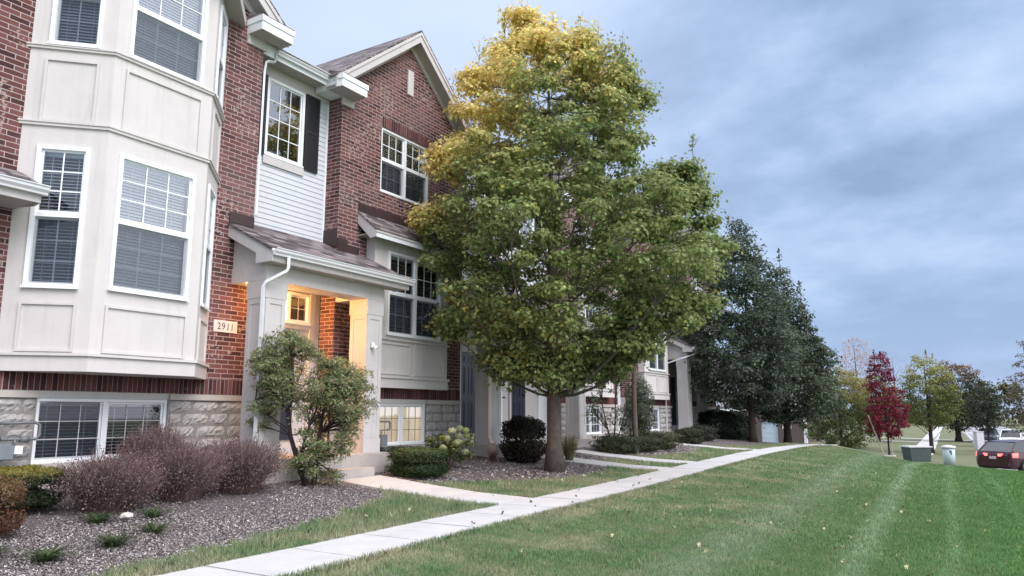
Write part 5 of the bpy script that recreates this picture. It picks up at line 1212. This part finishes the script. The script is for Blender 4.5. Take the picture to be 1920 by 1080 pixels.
# rear of the dark car sits near the right edge, heading away to the right
yaw = math.radians(90 + 31.5 - 33 - 34)
cx, cy = 1.05 + 0.0, 42.6
car('parked_car', 'dark burgundy car with lit red tail lamps at the right edge', (1.80, 44.0, -1.43), yaw, M['burgundy'], True)
car('parked_car', 'white car further down the road behind the dark car', (2.6, 84, -1.78), math.radians(265), M['carwhite'], False, True)
car('parked_car', 'blue-black car mostly hidden behind the small tree and pale post', (0.9, 98, -1.78), math.radians(265), M['bluecar'])

e = empty('utility_box', (-3.58, 57.07, -1.8), 'dark green-grey utility box with a pale lid on the far lawn', 'utility box')
mb = MB(); a, b = 31.5, 0
def obox(mb, c, w, d, z0, z1, w2=None, yaw=.55, mi=0):
    w2 = w2 or w; cs, sn = math.cos(yaw), math.sin(yaw)
    def q(x, y, z): return (c[0] + x * cs - y * sn, c[1] + x * sn + y * cs, z)
    mb.hexa([q(-w2 / 2, -d / 2, z0), q(w2 / 2, -d / 2, z0), q(w2 / 2, d / 2, z0), q(-w2 / 2, d / 2, z0), q(-w / 2, -d / 2, z1), q(w / 2, -d / 2, z1), q(w / 2, d / 2, z1), q(-w / 2, d / 2, z1)], mi)
obox(mb, (-3.58, 57.07), 1.42, 1.1, -1.85, -.88, 1.2); mb.build('cabinet', M['greenbox'], e)
mb = MB(); obox(mb, (-3.58, 57.07), 1.52, 1.2, -.879, -.80); mb.build('lid', M['lid'], e)
e = empty('utility_pedestal', (-1.65, 54.58, -1.8), 'pale blue rounded utility pedestal right of the green box', 'utility pedestal')
mb = MB(); mb.lathe(-1.65, 54.58, [(.31, -1.85), (.335, -1.3), (.35, -.80)], 20); mb.build('post_body', M['paleblue'], e, smooth=True)
mb = MB(); mb.lathe(-1.65, 54.58, [(.40, -.799), (.42, -.74), (.36, -.67), (.15, -.63), (.01, -.62)], 20); mb.build('cap', M['lid'], e, smooth=True)
mb = MB(); obox(mb, (-1.53, 54.26), .11, .02, -1.06, -.93); obox(mb, (-1.50, 54.27), .07, .02, -1.18, -1.08); mb.build('lettering_mark', M['ink'], e)
e = empty('utility_post', (.02, 76, -1.8), 'tall pale grey post box beside the white car', 'utility post')
mb = MB(); obox(mb, (.02, 76), .60, .5, -1.85, -.25); mb.build('post_body', M['palegrey'], e); mb = MB(); obox(mb, (.02, 76), .66, .56, -.249, -.19); mb.build('cap', M['lid'], e)

def far_tree(name, label, base, prof, nc, nl, R, size, a, b, pr, tr=.16, seed=3, spires=(), bark='bark_dark', topfn=None, flat=.8, group=None, inner=.3, shape=OVAL, spacing=.6, fork=(.15, .85)):
    colf = topfn or two(a, b, pr, .2)
    return tree(name, label, 'tree', base, prof, nc, nl, R, size, colf, tr, shape, bark, spacing, seed=seed, spires=spires, flat=flat, group=group, inner=inner, fork=fork)
far_tree('red_maple', 'slim crimson tree with a white stake, beyond the lawn crest', (-5.75, 63.07, -1.8), [(-.45, .4, .4), (.1, 1.3, 1.5), (1.2, 1.55, 1.65), (2.4, 1.2, 1.25), (3.5, 1.15, .8), (4.6, 1.0, .5), (5.6, .5, .2)], 120, 90, .36, .13, [.15, .016, .034], [.25, .034, .060], .6, .07, 11, spires=[(-.55, 5.0, 6.0, 40), (-.1, 5.0, 5.9, 40), (-.9, 4.2, 5.2, 30), (.5, 4.2, 5.2, 30)], spacing=.42)
e = empty('tree_stake', (-6.3, 62.7, -1.8), 'pale stakes propped against the crimson tree', 'stake'); mb = MB(); mb.tube([(-6.0, 62.4, -1.85), (-6.9, 62.3, 1.2)], .05, 6); mb.tube([(-5.45, 62.6, -1.85), (-5.55, 62.9, -.6)], .03, 6); mb.build('stake_pole', M['wood'], e)
e2 = MB(); e2.slabpoly([(-6.5, 62.3), (-5.4, 62.5), (-5.3, 63.0), (-6.3, 63.1)], -1.83, -1.72); tag(e2.build('paving_slab', M['rock']), 'small pale slab at the foot of the crimson tree', 'slab')
def ygtop(z0, lo, hi): return lambda P, n: vary(np.array([lo]) * (1 - np.clip((P[:, 2] - z0) / 2.5 + rng.normal(0, .3, n), 0, 1)[:, None]) + np.array([hi]) * np.clip((P[:, 2] - z0) / 2.5 + rng.normal(0, .0, n), 0, 1)[:, None], n, .2, .06)
far_tree('linden_tree', 'yellow-green tree on a dark trunk between crimson tree and road', (-3.23, 69.0, -1.8), [(.3, .4, .5), (.7, 1.5, 1.9), (2.2, 2.1, 2.3), (3.6, 1.7, 2.0), (4.8, 1.1, 1.2), (5.7, .5, .6)], 130, 80, .45, .15, None, None, .5, .17, 12, topfn=ygtop(2.5, [.14, .17, .05], [.30, .29, .09]), spires=[(.2, 5.4, 6.3, 40), (.7, 5.2, 6.0, 30)])
far_tree('oak_tree', 'dark green tree with a rusty top behind the yellow-green tree', (-1.9, 99.05, -1.8), [(-.6, .6, .6), (.2, 2.0, 3.2), (2.0, 3.0, 4.0), (4.0, 2.6, 3.3), (5.6, 2.0, 2.4), (6.9, .7, 1.0)], 150, 70, .65, .22, None, None, .5, .32, 13, topfn=ygtop(4.2, [.045, .058, .032], [.21, .13, .065]), spacing=.8)
far_tree('small_tree', 'small dark tree standing in front of the white car', (.8, 84.9, -1.8), [(-.2, .4, .4), (.6, 1.3, 1.3), (2.2, 1.5, 1.5), (3.6, .8, .8), (4.3, .3, .3)], 70, 70, .45, .18, [.045, .058, .035], [.085, .095, .06], .6, .10, 14)
def ptD(px, py, D):  # bearing -> ground position on the far flat
    f = 1400.; u = (px - 960) / f; fh = math.cos(math.radians(9.53)) + math.sin(math.radians(9.53)) * 0.17; return (.8526 * u * D - .5225 * fh * D, .5225 * u * D + .8526 * fh * D)
far_tree('spruce_tree', 'sparse brownish tree cut off by the right edge above the cars', (3.7, 72.0, -1.8), [(-.6, 1.4, 2.2), (.5, 2.0, 2.4), (2.5, 1.9, 2.0), (4.4, 1.2, 1.4), (6.0, .5, .8), (7.2, .1, .2)], 110, 40, .42, .20, [.055, .055, .045], [.15, .12, .085], .5, .16, 15, shape=NARROW, flat=.45, inner=.1)
far_tree('hazel_tree', 'broad yellow-green tree branching to the ground right of the dark pears', (-10.6, 74.5, -1.8), [(-1.75, 1.8, 2.1), (-.6, 3.2, 2.9), (1.0, 3.3, 3.2), (2.8, 2.9, 2.9), (4.2, 2.0, 2.2), (5.2, .8, 1.2)], 200, 90, .55, .17, None, None, .5, .14, 16, topfn=ygtop(1.2, [.095, .125, .042], [.27, .245, .085]), spacing=.65, fork=(.04, .85))
far_tree('bare_tree', 'tall thin pinkish half-bare tree behind the broad yellow-green tree', (-14.2, 118.5, -1.8), [(2, .8, .8), (5, 2.0, 2.0), (8.5, 2.5, 2.5), (10.5, 1.8, 1.6), (12, .8, .5)], 80, 34, .8, .20, [.42, .30, .27], [.50, .36, .30], .5, .22, 17, bark='bark', spacing=.9)
far_tree('bare_tree', 'nearly leafless tree glimpsed between crimson and yellow-green trees', (-10.3, 130, -1.8), [(2, 1, 1), (6, 2.6, 2.6), (9, 1.8, 1.8), (10, .8, .8)], 50, 6, .8, .15, [.30, .24, .2], [.4, .33, .2], .5, .2, 18, bark='bark', spacing=1.0)
far_tree('yellow_tree', 'golden tree showing just right of the crimson crown', (-9.3, 92, -1.8), [(-.5, .8, .8), (1, 2.3, 2.3), (3.2, 2.3, 2.3), (5.2, 1.0, 1.0)], 90, 60, .6, .2, [.25, .22, .07], [.15, .17, .06], .5, .16, 19, spacing=.7)
# far wood closing the view
for tx, ty, lab, sd_ in ((13.5, 30, 'tall tree across the road, mirrored in the upper windows', 41), (13.5, 42, 'tall tree farther across the road, mirrored in the gable window', 42)):
    far_tree('street_tree', lab, (tx, ty, -1.4), [(2, 1, 1), (5, 3.2, 3.2), (9, 3.4, 3.4), (13, 2.2, 2.2), (16, .6, .6)], 150, 60, .7, .2, [.05, .06, .03], [.12, .11, .05], .5, .25, sd_, spacing=.9, group=None)
C = np.array([[x + random.gauss(0, 3), 230 + .25 * x + random.gauss(0, 4), BG + random.uniform(0, 1) ** .8 * (7.5 + 2.5 * math.sin(x * .13) + 1.5 * math.sin(x * .31))] for x in np.arange(-190, 110, 1.0) for _ in range(5)])
P, Nn = clump_points(C, np.full(len(C), 2.0), 22, .8); o = np_mesh('distant_trees', leaf_geo(P, Nn, .9 * rng.uniform(.7, 1.3, len(P)), OVAL), 6, M['leaf'], None, two([.06, .075, .04], [.17, .14, .07], .6)(P, len(P))); tag(o, 'line of autumn trees far beyond the road', 'trees', kind='stuff')
# the garage block beyond the row
gb = empty('garage_building', (-20, 86, -1.8), 'brick and siding building with a pale blue garage door, glimpsed under the pears', 'building'); gy = 82.0
b = MB(); F = FY(gy); hd = (-19.45, -17.75, -1.8, .50)
b.wall(F, -27.5, -15.2, -1.85, 1.55, [hd], .25); b.wall(Fr((-15.2, gy, 0), (0, 1, 0), (1, 0, 0)), 0, 12, -1.85, 1.55); b.build('brick_wall', plain('brown_brick', (0.15, 0.115, 0.108), 0.9, 5, 0.25, 0.4, 12), gb)
siding(gb, F, -27.5, -15.2, 1.7, 4.6); siding(gb, Fr((-15.2, gy, 0), (0, 1, 0), (1, 0, 0)), 0, 12, 1.7, 4.6)
b = MB(); b.box(-27.8, -21.2, gy - .5, gy - .01, 1.55, 1.80); b.box(-15.2, -14.9, gy - .03, gy + .3, -1.85, 1.7); b.box(-27.5, -15.2, gy - .05, gy - .001, 1.551, 1.699); b.build('fascia', M['white'], gb)
b = MB(); b.prism([(gy - .5, 1.81), (gy - .01, 2.1), (gy - .01, 1.82)], -27.8, -21.2, 0, 'x'); b.prism([(gy - .6, 4.6), (gy + 6, 8.2), (gy + 12.6, 4.6)], -27.8, -14.9, 0, 'x'); b.build('roof', M['shingle'], gb)
b = MB(); b.fbox(F, hd[0], hd[1], hd[2], hd[3], -.25, -.2)
for i in range(4):
    for j in range(4): panel(b, Fr((0, gy + .2, 0), (1, 0, 0), (0, -1, 0)), hd[0] + .05 + j * .41, hd[0] + .42 + j * .41, -1.75 + i * .56, -1.25 + i * .56, .03, .015)
b.build('garage_door', M['garage'], gb)
b = MB(); b.fbox(F, -17.3, -16.4, -.28, 0.02, .002, .03); b.build('address_plaque', M['plaque'], gb)

# ------------------------------------------------------------------ sky, sun, camera
w = bpy.data.worlds.new('World'); SC.world = w; w.use_nodes = True; nt = w.node_tree; nt.nodes.clear()
out = nt.nodes.new('ShaderNodeOutputWorld'); bg = nt.nodes.new('ShaderNodeBackground'); L(nt, bg.outputs[0], out.inputs[0])
SUN_EL, SUN_AZ = math.radians(46), math.radians(108)   # azimuth from +Y towards +X
sky = nt.nodes.new('ShaderNodeTexSky'); sky.sky_type = 'NISHITA'; sky.sun_disc = False; sky.sun_elevation = SUN_EL; sky.sun_rotation = SUN_AZ; sky.air_density = 1.2; sky.dust_density = 2.0
tc = nt.nodes.new('ShaderNodeTexCoord'); sp = nt.nodes.new('ShaderNodeSeparateXYZ'); L(nt, tc.outputs['Generated'], sp.inputs[0])
zc = math_(nt, 'ADD', math_(nt, 'MAXIMUM', sp.outputs[2], 0.0), 0.34)
cb = nt.nodes.new('ShaderNodeCombineXYZ'); L(nt, math_(nt, 'DIVIDE', sp.outputs[0], zc), cb.inputs[0]); L(nt, math_(nt, 'DIVIDE', sp.outputs[1], zc), cb.inputs[1])
mp = nt.nodes.new('ShaderNodeMapping'); mp.inputs['Rotation'].default_value = (0, 0, math.radians(20)); mp.inputs['Scale'].default_value = (.80, 1.0, 1); mp.inputs['Location'].default_value = (3.3, 1.7, 0); L(nt, cb.outputs[0], mp.inputs[0])
n1 = noise(nt, mp.outputs[0], 2.8, 7, 0.56); n2 = noise(nt, mp.outputs[0], .9, 4, 0.5)
t = math_(nt, 'ADD', math_(nt, 'MULTIPLY', n1, .55), math_(nt, 'MULTIPLY', n2, .5))
cloud = ramp(nt, t, [(0.40, (.122, .172, .268)), (0.475, (.170, .232, .345)), (0.53, (.225, .290, .405)), (0.63, (.325, .380, .470))])
# thinner, paler air overhead and to the camera's left; clearer blue low down
low = ramp(nt, sp.outputs[2], [(0.0, (.21, .27, .39)), (0.08, (.165, .235, .38)), (0.22, (.158, .22, .345)), (0.5, (.24, .295, .40))])
lf = ramp(nt, sp.outputs[2], [(0.02, (1, 1, 1)), (0.30, (0, 0, 0))])
cloud = mixc(nt, math_(nt, 'MULTIPLY', lf, .7), cloud, low)
dr = math_(nt, 'ADD', math_(nt, 'MULTIPLY', sp.outputs[0], .8526), math_(nt, 'MULTIPLY', sp.outputs[1], .5225))
lft = ramp(nt, math_(nt, 'MULTIPLY_ADD', dr, -1.0, 0.40), [(0.05, (0, 0, 0)), (0.55, (.82, .82, .82))])
cloud = mixc(nt, lft, cloud, (.315, .370, .475))
zen = ramp(nt, sp.outputs[2], [(.56, (0, 0, 0)), (.80, (1, 1, 1))]); cloud = mixc(nt, zen, cloud, (.85, .88, .98))
# brighter half of the sky on the lawn side, where the light comes from
back = math_(nt, 'ADD', math_(nt, 'MULTIPLY', sp.outputs[0], .99), math_(nt, 'MULTIPLY', sp.outputs[1], .10))
bk = ramp(nt, back, [(0.25, (0, 0, 0)), (0.9, (1, 1, 1))])
cloud = mixc(nt, bk, cloud, (.80, .83, .93))
tot = mixc(nt, 1.0, cloud, mixc(nt, 1.0, sky.outputs[0], (.010, .010, .010), 'MULTIPLY'), 'ADD')
L(nt, tot, bg.inputs[0]); bg.inputs[1].default_value = 1.0
sd = bpy.data.lights.new('sun', 'SUN'); sd.energy = 1.5; sd.angle = math.radians(40); sd.color = (1.0, .95, .93)
so = bpy.data.objects.new('sun', sd); COL.objects.link(so); so.rotation_euler = (math.radians(90) - SUN_EL, 0, PI - SUN_AZ)
cd = bpy.data.cameras.new('camera'); cam = bpy.data.objects.new('camera', cd); COL.objects.link(cam); cam.location = (0, 0, 1.325)
cam.rotation_euler = (math.radians(99.53), 0, math.radians(31.5)); cd.sensor_width = 36; cd.lens = 26.25; cd.clip_end = 1500; cd.clip_start = .05; SC.camera = cam
SC.view_settings.view_transform = 'Standard'; SC.view_settings.look = 'None'; SC.view_settings.gamma = 1; SC.view_settings.exposure = 1.08
SC.cycles.max_bounces = 6; SC.cycles.transparent_max_bounces = 8; SC.cycles.use_denoising = True
